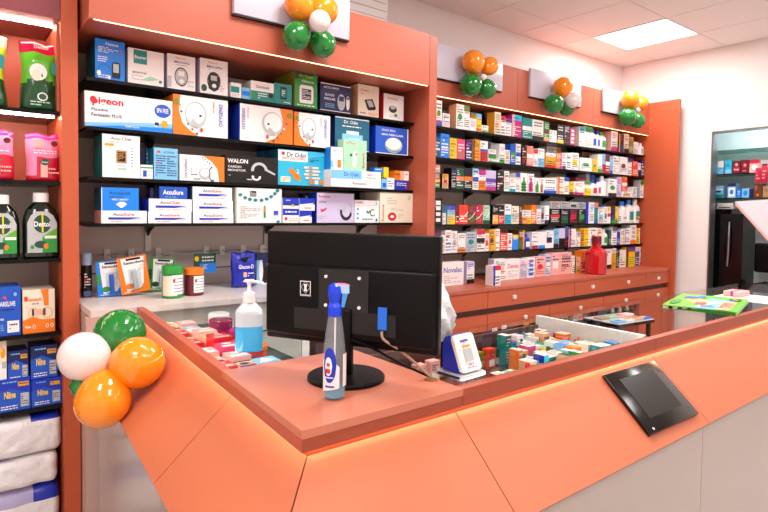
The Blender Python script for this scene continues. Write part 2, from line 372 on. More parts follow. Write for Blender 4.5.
# ------------------------------------------------------------------ carton maker
def carton(name, w_, h, d, main, prints=None, side=None, top=None, loc=(0, 0, 0), rz=0, seed=None):
    m = MB(); mm = cm(main); m.box(0, 0, 0, w_, d, h, mm, left=cm(side) if side else None, top=cm(top) if top else None)
    m.frame((0, 0, 0), (w_, 0, 0), (0, 0, h))
    if prints: prints(m)
    return m.build(name, loc=loc, rz=rz)
PAT = {'foot': (0, .2), 'head': (.76, 1), 'band': (.4, .6), 'half': (0, .48)}
def shelf_prints(acc, main, rnd, bottle=False):
    def fn(m):
        dark = 'black' if main in ('white', 'cream', 'silver', 'yellow', 'rose', 'mint', 'lilac', 'peach', 'gold', 'grey', 'sky') else 'white'
        for c, p in acc:
            if p in PAT: m.pr(0, PAT[p][0], 1, PAT[p][1], c)
            elif p == 'spot': m.el(.5, .5, .3, .13, c, 14)
            elif p == 'patch': m.pr(.15, .3, .8, .62, c)
            elif p == 'stripe': m.pr(.03, 0, .28, 1, c)
            elif p == 'edge': m.pr(.72, 0, 1, 1, c)
            elif p == 'swoosh': m.poly([(0, .22), (.5, .34), (1, .6), (1, .66), (.5, .4), (0, .28)], c)
            elif p == 'figure': m.poly([(.2, .04), (.8, .04), (.8, .5), (.62, .62), (.62, .78), (.4, .78), (.4, .62), (.2, .5)], c)
            elif p == 'blocks':
                for q in range(4): m.pr(.25, .1 + q * .22, .8, .24 + q * .22, c)
            elif p == 'script': m.lines(.12, .35, .9, .8, 3, c, rnd)
        if rnd.random() < .92: m.lines(.1, rnd.uniform(.04, .12), .9, rnd.uniform(.4, .52), rnd.choice([3, 4, 5]), dark if rnd.random() < .75 else rnd.choice(['blue', 'red', 'green']), rnd)
        if rnd.random() < .85: m.lines(.14, .64, .86, .92, rnd.choice([2, 3, 4]), dark if rnd.random() < .5 else rnd.choice(['blue', 'red', 'navy', 'magenta']), rnd)
    return fn
def bottle_mesh(w_, h, main, cap, acc, d=None):
    m = MB(); r = w_ / 2; cm_, cc = cm(main), cm(cap); d = d or r * .7
    P = [(r * .92, 0), (r, h * .02), (r, h * .6), (r * .92, h * .68), (r * .6, h * .76), (r * .42, h * .79), (r * .42, h * .8), (r * .46, h * .8), (r * .46, h * .985), (r * .38, h), (0, h)]
    m.lathe(P, cm_, c=(r, d, 0), sy=d / r, n=16, power=2.6, mf=lambda i: cc if i >= 6 else cm_)
    m.frame((0, -.0012, 0), (w_, 0, 0), (0, 0, h))
    for c, p in acc:
        if p == 'figure' or p == 'patch': m.pr(.2, .15, .8, .5, c)
        else: m.pr(.25, .2, .75, .3, c)
    return m
def parse(row): return [l.strip() for l in row.strip().split('\n') if l.strip()]
def rack_row(rows, Y, zb, base, place, grp, depth=(.06, .11)):
    prev = None; specs = parse(rows)
    for n_, l in enumerate(specs):
        rnd = random.Random(l); a = l.split(); x0, x1, yt = float(a[0]), float(a[1]), float(a[2]); main = a[3]
        acc = []; fl = {}; cap = 'white'
        for q in a[4:]:
            k, _, v = q.partition(':')
            if k in ('back', 'bottle', 'jar'): fl[k] = 1
            elif k == 'zb': fl['zb'] = float(v)
            elif k == 'side': fl['side'] = v
            elif k == 'top': fl['top'] = v
            elif k == 'cap': cap = v
            elif k == 'yb': fl['yb'] = float(v)
            elif k == 'rz': fl['rz'] = float(v)
            elif k == 't': fl['t'] = v
            else: acc.append((k, v))
        YY = Y + (.115 if 'back' in fl else 0)
        z0 = zb
        if 'yb' in fl:                                     # stands on a worktop: find the distance from its foot
            YY = min(at(x0, fl['yb'], 2, zb).y, 2.78 if x0 < 590 else 2.84)
        if 'zb' in fl: z0 = pxz(x0, fl['zb'], YY) 
        X0 = max(pxx(x0, yt, YY), XM1 + .004); X1 = min(pxx(x1, yt, YY), XE - .004); zt = pxz((x0 + x1) / 2, yt, YY)
        up = [q - .0135 for q in zs2 if q > zb + .02]
        if up and 'yb' not in fl: zt = min(zt, min(up))
        wv = X1 - X0 - .0012; h = zt - z0 - .0006
        kind = 'bottle' if 'bottle' in fl else 'carton'
        d = rnd.uniform(*depth)
        if 'back' in fl: d = .08
        if kind == 'bottle':
            o = bottle_mesh(wv, h, main, cap, acc, d=min(wv * .36, .04)).build('medicine_bottle', loc=(X0, YY + .002, z0 + .0005))
            look = '%s bottle with %s cap' % (main, cap) if cap != main else 'all %s bottle' % main
        else:
            pf = shelf_prints(acc, main, rnd)
            if 't' in fl:
                tt = fl['t'].replace('_', ' '); tc_ = acc[0][0] if acc else 'navy'
                pf = (lambda tt, tc_: lambda m: (m.tx(tt, .08, .55, .92, .78, tc_), m.lines(.1, .1, .85, .45, 4, 'grey', rnd)))(tt, tc_)
            o = carton('medicine_carton', wv, h, d, main, pf, side=fl.get('side'), top=fl.get('top'), loc=(X0, YY, z0 + .0003), rz=fl.get('rz', 0))
            W_ = dict(foot='foot', head='top', band='band', half='lower half', spot='spot', patch='patch', stripe='stripe', edge='edge', swoosh='swoosh', figure='bottle picture', blocks='blocks', script='script')
            look = main + (' flat' if h < .035 else '') + ' carton' + (' with %s %s' % (acc[0][0], W_[acc[0][1]]) if acc else '')
            if 't' in fl: look = '%s carton lettered %s' % (main, fl['t'].replace('_', ' '))
        short = main + ' ' + kind
        if 'back' in fl: lab = '%s, set behind %s, %s' % (look, prev or 'others', place)
        elif 'zb' in fl: lab = '%s, stacked beside %s, %s' % (look, prev or 'divider', place)
        else: lab = '%s, right of %s, %s' % (look, prev or 'middle divider', place)
        if lab in LABELS:
            nx = specs[n_ + 1].split()[3] if n_ + 1 < len(specs) else 'end panel'
            lab = '%s, between %s and %s, %s' % (look, prev, nx, place)
            k = 2
            while lab in LABELS:
                lab = '%s number %s from left beside %s, %s' % (look, ['zero', 'one', 'two', 'three', 'four', 'five', 'six'][k], prev, place); k += 1
        tag(o, lab, kind, grp)
        if 'back' not in fl: prev = short
R1 = """
435.9 442.2 100.4 white blue:foot green:spot
442.8 450 113.5 white blue:script
456.4 464.2 104.3 white green:spot side:peach top:cream
464.2 470 105.7 white green:head
470 476.4 118.5 white lilac:patch
471 481.5 113 yellow back sky:head
476.6 481.8 114.5 yellow sky:head orange:foot
482 488.4 125.3 white green:foot
484 490 112 black back
494.8 501 112.2 cream peach:patch side:gold top:orange
501.2 505.5 116 white red:head
505.7 511.9 118.5 white purple:head
512.2 522 115 magenta cyan:head rose:stripe
522.6 532.4 118 teal white:band
532.6 543.8 120 white black:foot
544.2 549.6 122 green orange:foot brown:band
549.8 553 130 white
553.2 557 130.5 white
550 557 123.7 maroon back
557.6 564 124.6 charcoal yellow:foot
564.4 570.1 125.4 charcoal silver:script
570.3 575 128 magenta white:blocks
579.5 585 126.6 white cyan:head side:cream
585.2 592.8 127 white green:head
593.2 597.6 129 white bottle cap:blue blue:patch
597.8 601 130.5 white bottle cap:blue blue:patch
601.5 608.2 131.5 white bottle cap:green green:patch
611.5 618 131.5 white magenta:foot side:rose
619 624.1 134 black gold:stripe
624.4 629.2 134 cream black:foot
629.4 633.6 137 olive gold:head
634 638.5 142 white grey:script
641 646.3 143 white bottle cap:white grey:patch
"""
R2 = """
434.9 440.6 137.3 petrol white:script
440.8 449.5 134 azure white:script
450 457.1 138.3 yellow tan:script
457.4 465.2 139.3 pink white:script
466 472.4 140 navy white:script
473 480.2 139.3 gold brown:stripe
480.5 488 141 white blue:band red:half
488.3 499.4 158 white green:foot
488.6 496.2 149.4 white zb:158 green:half
490 499 143 silver back
499.8 505 144 white green:foot
505.2 510 150 white gold:spot
510.6 515.8 144 blue green:patch
516.2 521 144 white blue:band
522.2 526.8 146 black orange:script
527.2 533.3 146 salmon white:band
533.8 538 149.6 white red:head
538.3 544.6 148.6 white sky:half
546 555.8 153 gold red:foot white:head
547 561 146.6 white back gold:edge
556.2 562 153 orange magenta:edge
562.5 566.2 153 white purple:foot
566.5 571.5 153 white blue:script
571.8 579 153 white yellow:patch
580.4 592 158 white green:spot
582 592 152.5 brown back orange:edge
592.4 597.8 159.5 yellow olive:spot
593 600 154 white back
598 602.4 154.5 white green:foot
602.7 605.5 154 sky red:half
605.8 610 154 maroon white:band red:foot
610.2 613.2 157.5 sky blue:foot
613.5 619 156 white grey:script
620 627.5 157 white brown:spot
627.8 632 157.8 white navy:head
632.6 638 161 scarlet orange:foot
634 641 158.5 white back
638.3 641 163 white navy:half
641.4 644.8 159.6 navy white:script
"""
R3 = """
434.2 440.3 172.3 brown gold:band green:foot
434.2 440.3 165 rose zb:172.2 white:spot
442.4 448.6 174 peach red:spot gold:head side:black
451.5 456.2 168 black grey:script
456.4 464.2 168 forest salmon:band
464.4 472.5 168 black orange:band
473 478.7 168.4 white blue:band sky:head
478.9 486 170 white magenta:head orange:half
486.2 496.2 170.4 lilac purple:band magenta:foot
497.2 504.4 171 black red:swoosh
504.6 509.4 171 white red:script
510 515.7 177.7 white cyan:foot
516 520.2 173 white blue:head
520.6 527.5 173 white green:figure
528 534.3 173.8 white magenta:figure
534.8 540 177.7 white green:figure
540.2 543.8 178 white crimson:figure
544 556.6 178.2 white blue:foot
558 564.2 177 cream orange:stripe
564.4 569.2 177.3 white blue:head
569.8 574 181.7 yellow brown:foot
574.2 584 181.7 white magenta:foot
576 586 178 pink back
584.4 591.2 181 white yellow:half green:head
586 590 173 white back
590 595 173 azure back
593 598.4 180 white bottle cap:blue red:patch
598.6 602 178.5 white bottle cap:blue magenta:patch
602.4 608 176 white bottle cap:white
608.7 616.9 178.8 white green:spot black:foot
617.3 621.7 177 lilac grey:script
622.2 631.9 191.6 white gold:patch
622.2 627.3 176.8 scarlet zb:191.4 orange:head white:band
632.3 637 187 white sky:spot
640.4 645.2 180.2 white green:head side:grey
"""
R4 = """
434.2 442.4 198 black white:blocks
442.7 446 213 white grey:script
447.6 455.3 205.2 sky yellow:half blue:head
455.6 459.2 204.6 maroon red:foot
459.4 468.3 204.8 scarlet white:swoosh
468.6 475.6 205.2 brown white:swoosh
475.9 483.1 205.2 crimson white:swoosh
483.4 490 205.2 mint forest:foot white:swoosh
492.8 498.6 204.9 black gold:half
498.8 504.6 204.9 black red:half
505 511.4 204.2 white cyan:half
511.9 519.2 206 cream grey:band
519.6 522.3 206 brown
522.6 526.9 217.4 orange tan:patch
527.2 531.2 217.4 yellow gold:patch
522.4 531.2 210 white zb:217.3 grey:script
531.5 536.7 204.9 orange white:script
537 541 209 white magenta:script
541.2 544.6 206 silver maroon:patch
544.9 549.4 205.4 white black:foot
550.7 560 208.6 black red:band
550.7 560 201.4 silver zb:208.5 black:script
561 568.8 208.7 black navy:patch
561 568.8 201.6 silver zb:208.6 charcoal:script
569.8 578 208.8 black crimson:patch
569.8 578 202 silver zb:208.7 charcoal:patch
578.6 585.8 209 black green:patch
578.6 585.8 202.4 silver zb:208.9 charcoal:script
586.4 589.8 201.8 royal white:edge
590.2 594.6 202.4 white sky:script
595 598.2 202.6 teal orange:head blue:foot
598.4 604.2 209.2 white sky:patch
599 606 204.5 azure back
604.5 607.5 207 white teal:patch
607.7 611 206.6 white red:band yellow:head
612 615.4 206.4 navy green:foot
615.6 618 206.4 yellow green:foot
618.2 621.8 208 white grey:stripe
622.3 629 201.5 white bottle cap:azure grey:line
629.3 635.4 200 white bottle cap:azure teal:patch
635.6 642 199 white bottle cap:white teal:patch gold:line
"""
R5 = """
434 441 230.3 navy white:script
441.2 445.1 235 white gold:script
445.3 451.8 230.2 white charcoal:script
452 457.4 231 white grey:spot
457.8 465.9 233.3 white orange:foot
466.3 476 231.8 silver teal:spot
477 485 229 white red:head black:band
485.2 489 233.3 white scarlet:patch
489.2 494.9 229.5 gold brown:spot
495.1 500 229 white yellow:stripe
500.2 507.6 232.9 scarlet white:script
507.9 512.4 233.3 white scarlet:spot
512.8 518.5 234.8 azure yellow:head
518.8 524.7 230.3 brown gold:edge
524.9 531.8 234 royal bottle cap:royal white:patch
532 538.2 231.8 white red:foot
538.4 545.4 232 white azure:foot
545.6 553.8 230.5 white maroon:patch navy:spot
554 559 229 sky black:foot
559.2 565.2 228.3 lilac black:half
565.4 569 226.2 slate black:half
569.3 576.2 228.6 white magenta:stripe
577 580.6 231.8 white grey:head
580.9 584.3 228.2 gold brown:script
584.5 589.9 228.2 yellow white:edge
590.1 597.2 227.7 white orange:spot
597.4 602 228 cream red:script
603.9 609 229.2 white bottle cap:white green:patch
609.2 612.4 230 forest white:edge
612.7 617.2 227 white petrol:head
617.5 620.3 231.8 royal
620.8 624.2 229.7 white yellow:edge
624.5 630.4 228.3 white lilac:stripe
630.8 636.5 225 white grey:blocks orange:foot
636.8 640.2 228.2 yellow white:edge
"""
for rr, z, bs, nm in zip((R1, R2, R3, R4, R5), zs2, base2, ('top rack shelf', 'second rack shelf', 'third rack shelf', 'fourth rack shelf', 'lowest rack shelf')):
    rack_row(rr, D2, z, bs, nm, 'medicines on the %s' % nm)
R6 = """
442 464 262 white royal:script t:Novalac yb:286.6
467 474.6 261.5 white lilac:head black:foot yb:283 side:lilac
493.3 501 265.5 white red:head royal:stripe yb:286 side:white
494 506.8 259 white rose:patch yb:279.8 side:lilac
507 520 259 white red:script t:Dexolac yb:278
520.3 527 258.8 lilac white:head yb:277
527.5 535 257.6 white azure:blocks yb:276
535.8 545 256.6 rose red:spot yb:275
545.4 551.4 254.5 lilac white:patch yb:273.6
551.8 560.3 253 rose white:patch yb:273
560.6 571.8 252.4 rose black:script yb:272
572.2 576 256 white black:edge yb:270.2
576.3 580.8 257 peach gold:foot yb:270
581.2 585.4 250.6 orange red:half yb:269.8
585.8 590.4 249.6 rose white:band yb:269.6
602 606.4 249.5 white black:spot yb:265
606.7 611.9 249 white black:foot yb:264.7
612.2 616.4 248.2 gold white:head yb:264.4
616.7 619.8 249 black green:band yb:264.2
620 625.8 249.8 white grey:script yb:264
626.2 635.2 247 yellow blue:head brown:stripe yb:263.4
635.5 639.6 246.8 slate white:head yb:262.4
640 644 246.8 white red:foot yb:261.6
"""
rack_row(R6, DF, WT, None, 'on drawer top', 'cartons standing on the drawer cabinet', depth=(.05, .07))
# ------------------------------------------------------------------ red bottle on the drawer top
p = at(595.5, 273.6, 2, WT); s_ = (pxx(601.2, 260, p.y) - pxx(589.7, 260, p.y)) / 2; hh = pxz(595.5, 236, p.y) - WT
REDG = mat('red_bottle_plastic', '#c8101c', .12, coat=.6)
t = thing('red_bottle', 'tall glossy red bottle with red cap standing on the drawer cabinet', 'bottle', (p.x, p.y, WT))
m = MB(); r = s_
m.lathe([(r * .9, 0.0003), (r, .006), (r, hh * .5), (r * .97, hh * .58), (r * .75, hh * .65), (r * .42, hh * .70), (r * .42, hh * .82)], REDG, n=24); m.build('body', t)
m = MB(); m.lathe([(r * .47, hh * .80), (r * .47, hh * .98), (r * .4, hh), (0, hh)], mat('dark_red_cap', '#7a0a12', .3), n=20); m.build('cap', t)
# ------------------------------------------------------------------ health device boxes
LIM = zs1
def dev(x0, x1, ytop, ybase_z, main, fn, label, side=None, top=None, d=.14, Y=D1, rz=0, yt_at=None, cat='box', name='device_box', grp=None, ztop=None, nocap=0):
    X0, X1 = pxx(x0, ytop, Y), pxx(x1, ytop, Y); zt = ztop or pxz(x0, ytop, Y)
    up = [q - .0135 for q in (LIM or []) if q > ybase_z + .02]
    if up and not nocap: zt = min(zt, min(up))
    m = MB(); h = zt - ybase_z - .0006
    m.box(0, 0, 0, X1 - X0 - .001, d, h, cm(main), left=cm(side) if side else None, top=cm(top) if top else None)
    m.frame((0, 0, 0), (X1 - X0 - .001, 0, 0), (0, 0, h))
    if fn: fn(m)
    o = m.build(name, loc=(X0, Y, ybase_z + .0003), rz=rz); tag(o, label, cat, grp)
    return zt
def f_nexus(m):
    m.tx('Nexus', .35, .86, .78, .94, 'white'); m.lines(.1, .66, .9, .82, 4, 'white'); m.pr(.78, .72, .9, .76, 'red'); m.lines(.08, .42, .4, .58, 3, 'white')
    m.poly([(.56, .06), (.82, .06), (.84, .12), (.84, .4), (.8, .46), (.6, .46), (.55, .4), (.55, .12)], 'black'); m.pr(.6, .2, .79, .42, 'silver')
    m.ring(.3, .22, .2, .16, .06, 'navy', 20, 180); m.el(.12, .14, .07, .07, 'white'); m.lines(.1, .02, .5, .12, 2, 'white'); m.el(.46, .06, .05, .05, 'white')
z = zs1[0]; G1 = 'boxes on the top device shelf'
dev(95, 125, 37.5, z, 'azure', f_nexus, 'bright blue device box with black meter picture, leftmost on top device shelf', side='petrol', d=.16, grp=G1)
def f_b(m):
    m.pr(.15, .58, .52, .97, 'teal'); m.tx('Beurer', .18, .72, .5, .82, 'white'); m.tx('BREATHE', .12, .3, .5, .35, 'black'); m.poly([(.35, .12), (.6, .12), (.86, .2), (.6, .26)], 'mint')
    m.lines(.1, .1, .4, .26, 3, 'grey'); m.el(.9, .14, .05, .045, 'teal')
dev(128, 164, 47, z, 'white', f_b, 'white box with dark teal square, second on the top device shelf', d=.13, grp=G1)
def f_m1(dk):
    def f(m):
        m.tx('Nexus', .3, .88, .62, .94, 'orange'); m.tx('MicroFix', .25, .76, .8, .82, 'blue'); m.lines(.3, .68, .7, .74, 1, 'grey')
        m.poly([(.3, .16), (.5, .08), (.66, .16), (.72, .5), (.62, .62), (.36, .62), (.28, .5)], 'charcoal' if dk else 'silver'); m.ring(.49, .38, .24, .27, .12, 'charcoal'); m.pr(.38, .4, .6, .54, 'grey' if dk else 'white'); m.el(.5, .25, .08, .06, 'white')
        m.lines(.72, .1, .95, .3, 3, 'grey')
        if dk: m.el(.14, .16, .1, .1, 'forest')
        else: m.pr(-.0, .05, .14, .36, 'silver')
    return f
dev(167.3, 195.5, 52.8, z, 'white', f_m1(0), 'white meter box showing a grey oval glucose meter picture', side='lilac', d=.12, grp=G1)
dev(200, 228, 57.3, z, 'white', f_m1(1), 'white meter box with dark meter picture and round green seal', side='lilac', d=.12, grp=G1)
zt = dev(231, 241.5, 82, z, 'white', lambda m: (m.pr(0, .35, .8, .75, 'teal'), m.lines(.1, .05, .9, .3, 2, 'grey')), 'small white carton with teal block beside the green sealed meter box', grp=G1, d=.06)
dev(242, 250, 87, z, 'sky', lambda m: m.pr(0, .3, 1, .7, 'azure'), 'tiny pale blue carton between small teal cartons on top shelf', grp=G1, d=.06)
def f_t(m): m.pr(0, 0, 1, .5, 'teal'); m.el(.12, .3, .09, .16, 'green'); m.lines(.3, .1, .7, .45, 3, 'white'); m.el(.87, .36, .1, .14, 'black'); m.tx('Ozocheck', .2, .66, .8, .8, 'navy')
dev(251, 274, 80, z, 'white', f_t, 'white and teal glucometer box left of plain teal box', d=.1, grp=G1)
def f_t2(m): m.pr(.34, .25, .7, .85, 'black'); m.pr(.4, .35, .64, .75, 'teal'); m.lines(.42, .4, .62, .7, 3, 'white'); m.lines(.55, .06, .9, .16, 1, 'white')
dev(274.3, 292, 82.5, z, 'teal', f_t2, 'plain teal box with small black device on top device shelf', d=.1, grp=G1)
def f_g(m):
    m.poly([(0, .75), (1, .95), (1, 1), (0, 1)], 'forest'); m.tx('Dr Trust', .2, .84, .8, .9, 'yellow'); m.tx('Gluco', .3, .7, .85, .76, 'white'); m.poly([(.22, .12), (.78, .12), (.82, .2), (.82, .55), (.76, .62), (.26, .62), (.2, .55), (.2, .2)], 'white'); m.pr(.3, .22, .72, .52, 'charcoal'); m.lines(.32, .24, .7, .5, 6, 'white'); m.lines(.1, .03, .9, .09, 1, 'white')
dev(295, 317.6, 69.6, z, 'green', f_g, 'tall bright green box with white monitor picture on top shelf', side='olive', d=.2, grp=G1)
def f_n(m): m.pr(0, 0, 1, .03, 'white'); m.pr(0, .97, 1, 1, 'white'); m.tx('ACCU-MAX', .1, .82, .6, .9, 'white'); m.tx('BLOOD', .15, .55, .45, .64, 'white'); m.tx('PRESSURE', .12, .4, .48, .49, 'white'); m.lines(.15, .12, .45, .3, 3, 'sky'); m.el(.68, .38, .13, .3, 'silver'); m.pr(.6, .42, .76, .6, 'navy'); m.el(.9, .38, .06, .26, 'white'); m.pr(.87, .5, .93, .6, 'navy')
dev(320.5, 351, 82, z, 'navy', f_n, 'dark navy glucometer box with pale meter pictures, white rims', d=.12, grp=G1)
def f_tab(m): m.tx('Glucopro', .12, .78, .5, .86, 'red'); m.lines(.12, .68, .6, .75, 1, 'grey'); m.poly([(.3, .52), (.68, .58), (.86, .3), (.82, .24), (.5, .2), (.44, .24)], 'black'); m.poly([(.4, .5), (.64, .53), (.76, .34), (.54, .3)], 'grey'); m.lines(.5, .04, .95, .14, 2, 'orange'); m.lines(.1, .05, .4, .14, 1, 'blue')
dev(358.2, 379.2, 83.4, z, 'cream', f_tab, 'cream box with tilted black tablet picture on top device shelf', side='peach', d=.13, grp=G1)
def f_red(m): m.tx('Rossmax', .2, .8, .7, .88, 'red'); m.el(.45, .42, .2, .14, 'charcoal'); m.el(.45, .48, .12, .06, 'silver'); m.lines(.3, .1, .8, .22, 2, 'grey'); m.el(.6, .2, .08, .06, 'green')
dev(383.8, 404, 93, z, 'white', f_red, 'white box with red side, rightmost on the top device shelf', side='red', d=.12, grp=G1)
# second shelf
z = zs1[1]; G2 = 'boxes on the second device shelf'
def f_p(m):
    m.poly([(0, 0), (1, 0), (1, .3), (.5, .22), (0, .1)], 'sky'); m.poly([(0, 0), (1, 0), (1, .16), (.4, .1)], 'azure'); m.tx('pigeon', .08, .6, .42, .86, 'red', .03); m.el(.09, .77, .035, .1, 'red')
    m.tx('Flexible', .07, .46, .25, .54, 'navy'); m.tx('Peristaltic PLUS', .07, .3, .4, .4, 'navy'); m.el(.88, .66, .1, .2, 'blue'); m.tx('BPA FREE', .81, .6, .95, .74, 'white'); m.el(.8, .26, .03, .1, 'white'); m.el(.9, .26, .04, .12, 'gold'); m.tx('SoftTouch', .44, .06, .6, .12, 'white'); m.pr(.78, .2, .83, .3, 'navy')
dev(84.5, 172.6, 90, z, 'white', f_p, 'long white box lettered pigeon in red with sky blue base', side='silver', d=.15, grp=G2)
def neb(flip):
    def f(m):
        a = (lambda x: 1 - x) if flip else (lambda x: x)
        if not flip: m.poly([(0, 0), (.45, 0), (.3, .12), (.16, .3), (.1, .6), (.12, 1), (0, 1)], 'orange')
        else: m.poly([(1, 0), (.45, 0), (.66, .15), (.78, .4), (.8, .7), (.74, 1), (1, 1)], 'orange')
        for q in range(6):
            t_ = q / 6; x = .42 - .32 * math.sin(t_ * 1.6); y = .06 + .85 * t_ ** 1.2
            m.el(a(x) if not flip else 1 - x * .9, y, .022, .03, ['navy', 'red', 'teal', 'white', 'blue', 'gold'][q], 10)
        m.el(a(.4), .55, .2, .32, 'silver'); m.el(a(.39), .57, .17, .27, 'white'); m.ring(a(.4), .5, .19, .3, .07, 'grey', 200, 330); m.poly([(a(.4) - .1, .34), (a(.4) + .02, .2), (a(.4) + .05, .3), (a(.4) - .06, .44)], 'grey'); m.el(a(.48), .52, .025, .03, 'charcoal')
        m.tx('OXYGENO', .82 if not flip else .03, .3, .9 if not flip else .09, .88, 'royal', vert=True); m.tx('mesh nebulizer', .7 if not flip else .12, .62, .74 if not flip else .15, .92, 'scarlet', vert=True); m.el(.5, .16, .03, .06, 'scarlet', 8)
        m.el(.06 if not flip else .93, .82, .05, .08, 'olive')
    return f
dev(173.2, 228, 93.5, z, 'white', neb(0), 'white nebulizer box with orange left edge right beside pigeon box', side='orange', d=.14, grp=G2)
dev(240, 293, 103, z, 'white', neb(1), 'white nebulizer box with blue spine and orange right edge', side='royal', d=.14, grp=G2)
dev(294.5, 330.5, 111.4, z, 'white', neb(0), 'smaller white nebulizer box with orange left corner, blue trimmed', side='orange', d=.14, grp=G2)
def f_od(m): m.pr(0, 0, 1, .02, 'white'); m.pr(0, .97, 1, 1, 'white'); m.tx('Dr. Odin', .25, .82, .65, .92, 'white'); m.lines(.2, .7, .75, .77, 1, 'white'); m.pr(.2, 0, .8, .5, 'sky'); m.pr(.32, .5, .68, .6, 'white'); m.lines(.4, .1, .7, .4, 3, 'white')
dev(335.2, 369.5, 116, z, 'petrol', f_od, 'petrol blue box behind a pale teal thermometer box', side='navy', d=.12, grp=G2)
def f_mn(m): m.tx('OxCi Mist', .18, .84, .6, .92, 'white'); m.tx('MINI NEBULIZER', .18, .68, .85, .75, 'white'); m.el(.55, .34, .27, .28, 'silver'); m.el(.55, .4, .24, .22, 'white'); m.ring(.55, .3, .25, .2, .14, 'green', 190, 320); m.pr(0, 0, 1, .03, 'white'); m.pr(.97, 0, 1, 1, 'white')
dev(375.8, 408.3, 125.3, z, 'blue', f_mn, 'vivid blue nebulizer box with round white device, rightmost second shelf', side='royal', d=.13, grp=G2)
# third shelf
z = zs1[2]; G3 = 'boxes on the third device shelf'
def f_ac(m):
    m.tx('Accu-Chek', .22, .88, .78, .95, 'black'); m.lines(.2, .8, .8, .86, 1, 'grey'); m.pr(.06, .73, .3, .79, 'gold'); m.pr(.36, .34, .64, .64, 'tan'); m.pr(.4, .38, .6, .6, 'black'); m.lines(.42, .4, .58, .58, 5, 'gold'); m.lines(.38, .26, .62, .3, 1, 'grey'); m.pr(.4, .18, .62, .23, 'mint')
    for q in range(7): m.el(.78, .28 + q * .07, .02, .014, 'royal' if q < 6 else 'red', 8); m.pr(.86, .275 + q * .07, .92, .285 + q * .07, 'grey')
    m.ring(.8, .14, .05, .045, .2, 'grey')
dev(102.2, 140, 133.4, z, 'white', f_ac, 'white Accu-Chek box with square readout picture on third device shelf', side='teal', d=.15, grp=G3)
dev(140.5, 153, 164.5, z, 'white', lambda m: (m.pr(0, .75, 1, .85, 'green'), m.pr(.2, .15, .5, .6, 'blue'), m.lines(.55, .2, .95, .6, 3, 'grey')), 'little white carton with green line and blue mark beside Accu-Chek box', d=.06, grp=G3)
dev(141, 145.5, 148, z, 'navy', None, 'dark navy carton set back behind little white carton', Y=D1 + .08, d=.1, grp=G3)
dev(146, 151.5, 148.5, z, 'petrol', lambda m: m.lines(.1, .5, .9, .9, 3, 'sky'), 'petrol carton set back behind little white carton, left of pale blue box', Y=D1 + .08, d=.1, grp=G3)
def f_lb(m): m.tx('ACTION', .4, .84, .85, .9, 'navy'); m.el(.2, .87, .08, .04, 'scarlet'); m.lines(.08, .1, .48, .78, 9, 'navy'); m.lines(.54, .1, .94, .78, 9, 'navy'); m.pr(.1, .5, .25, .54, 'red')
dev(153.8, 178, 147.2, z, 'sky', f_lb, 'pale blue box covered in fine print on the third device shelf', side='petrol', d=.12, grp=G3)
def f_ob(m): m.poly([(.5, 1), (1, 1), (1, 0), (.88, 0), (.84, .5), (.7, .8)], 'orange'); m.tx('OXYGENO', .1, .1, .16, .85, 'navy', vert=True); m.el(.55, .3, .14, .24, 'silver'); m.el(.55, .34, .1, .16, 'white'); m.ring(.72, .3, .08, .3, .2, 'navy', 90, 300); m.lines(.24, .2, .38, .5, 3, 'navy'); m.tx('mist', .3, .05, .45, .12, 'black'); [m.el(.5 + .05 * q, .92 - .07 * q, .016, .03, c_, 8) for q, c_ in enumerate(['navy', 'scarlet', 'teal', 'navy'])]
dev(179.8, 224.6, 154, z, 'white', f_ob, 'low white and orange nebulizer box left of the black box', d=.12, grp=G3)
def f_w(m): m.tx('WALON', .04, .72, .42, .88, 'white', .03); m.tx('CARDIO', .05, .55, .3, .63, 'white'); m.tx('MONITOR', .05, .42, .38, .5, 'white'); m.lines(.06, .24, .3, .3, 1, 'silver'); m.ring(.64, .5, .16, .3, .34, 'silver', 0, 190); m.poly([(.76, .5), (.8, .55), (.96, .4), (.94, .34)], 'silver'); m.ring(.58, .24, .09, .13, .5, 'white', 150, 380); m.lines(.4, .1, .5, .18, 1, 'white')
dev(225.2, 277.6, 154.5, z, 'black', f_w, 'black box lettered WALON in white on the third device shelf', d=.12, grp=G3)
def f_dr(m):
    m.pr(0, .68, .62, .98, 'white'); m.tx('Dr.Odin', .18, .8, .58, .93, 'navy', .02); m.el(.1, .89, .035, .05, 'red'); m.tx('FIRST AID STRIPS', .08, .73, .56, .79, 'scarlet')
    m.poly([(.2, .42), (.28, .5), (.34, .42), (.4, .36), (.48, .2), (.44, .12), (.36, .14), (.28, .3)], 'orange'); m.tx('2', .38, .34, .44, .46, 'white'); m.pr(.05, .08, .25, .24, 'cream'); m.lines(.07, .1, .23, .22, 2, 'green')
    for q in range(4): m.pr(.54 + .03 * (q % 2), .5 - q * .1, .86 + .03 * (q % 2), .56 - q * .1, 'cream'); m.pr(.64, .51 - q * .1, .72, .55 - q * .1, 'tan')
    for q in range(3): m.pr(.66 + q * .11, .05, .74 + q * .11, .17, 'orange' if q != 1 else 'white'); 
    m.lines(.66, .7, .95, .78, 2, 'navy'); m.poly([(.66, .84), (.98, .9), (.98, .93), (.66, .86)], 'sky')
dev(278.2, 325, 148.8, z, 'cyan', f_dr, 'big cyan Dr.Odin plaster box with orange strip picture', side='petrol', d=.14, grp=G3)
dev(266, 280, 150.2, z, 'azure', lambda m: m.lines(.2, .6, .9, .95, 2, 'navy'), 'azure box set back between black box and cyan plaster box', Y=D1 + .15, d=.1, grp=G3)
zt1 = dev(331, 381, 178, z, 'white', lambda m: (m.tx('Romsons', .42, .35, .7, .65, 'charcoal'), m.pr(.1, 0, .105, 1, 'grey')), 'long flat white carton under a pale blue flat carton', d=.19, grp=G3, Y=2.225)
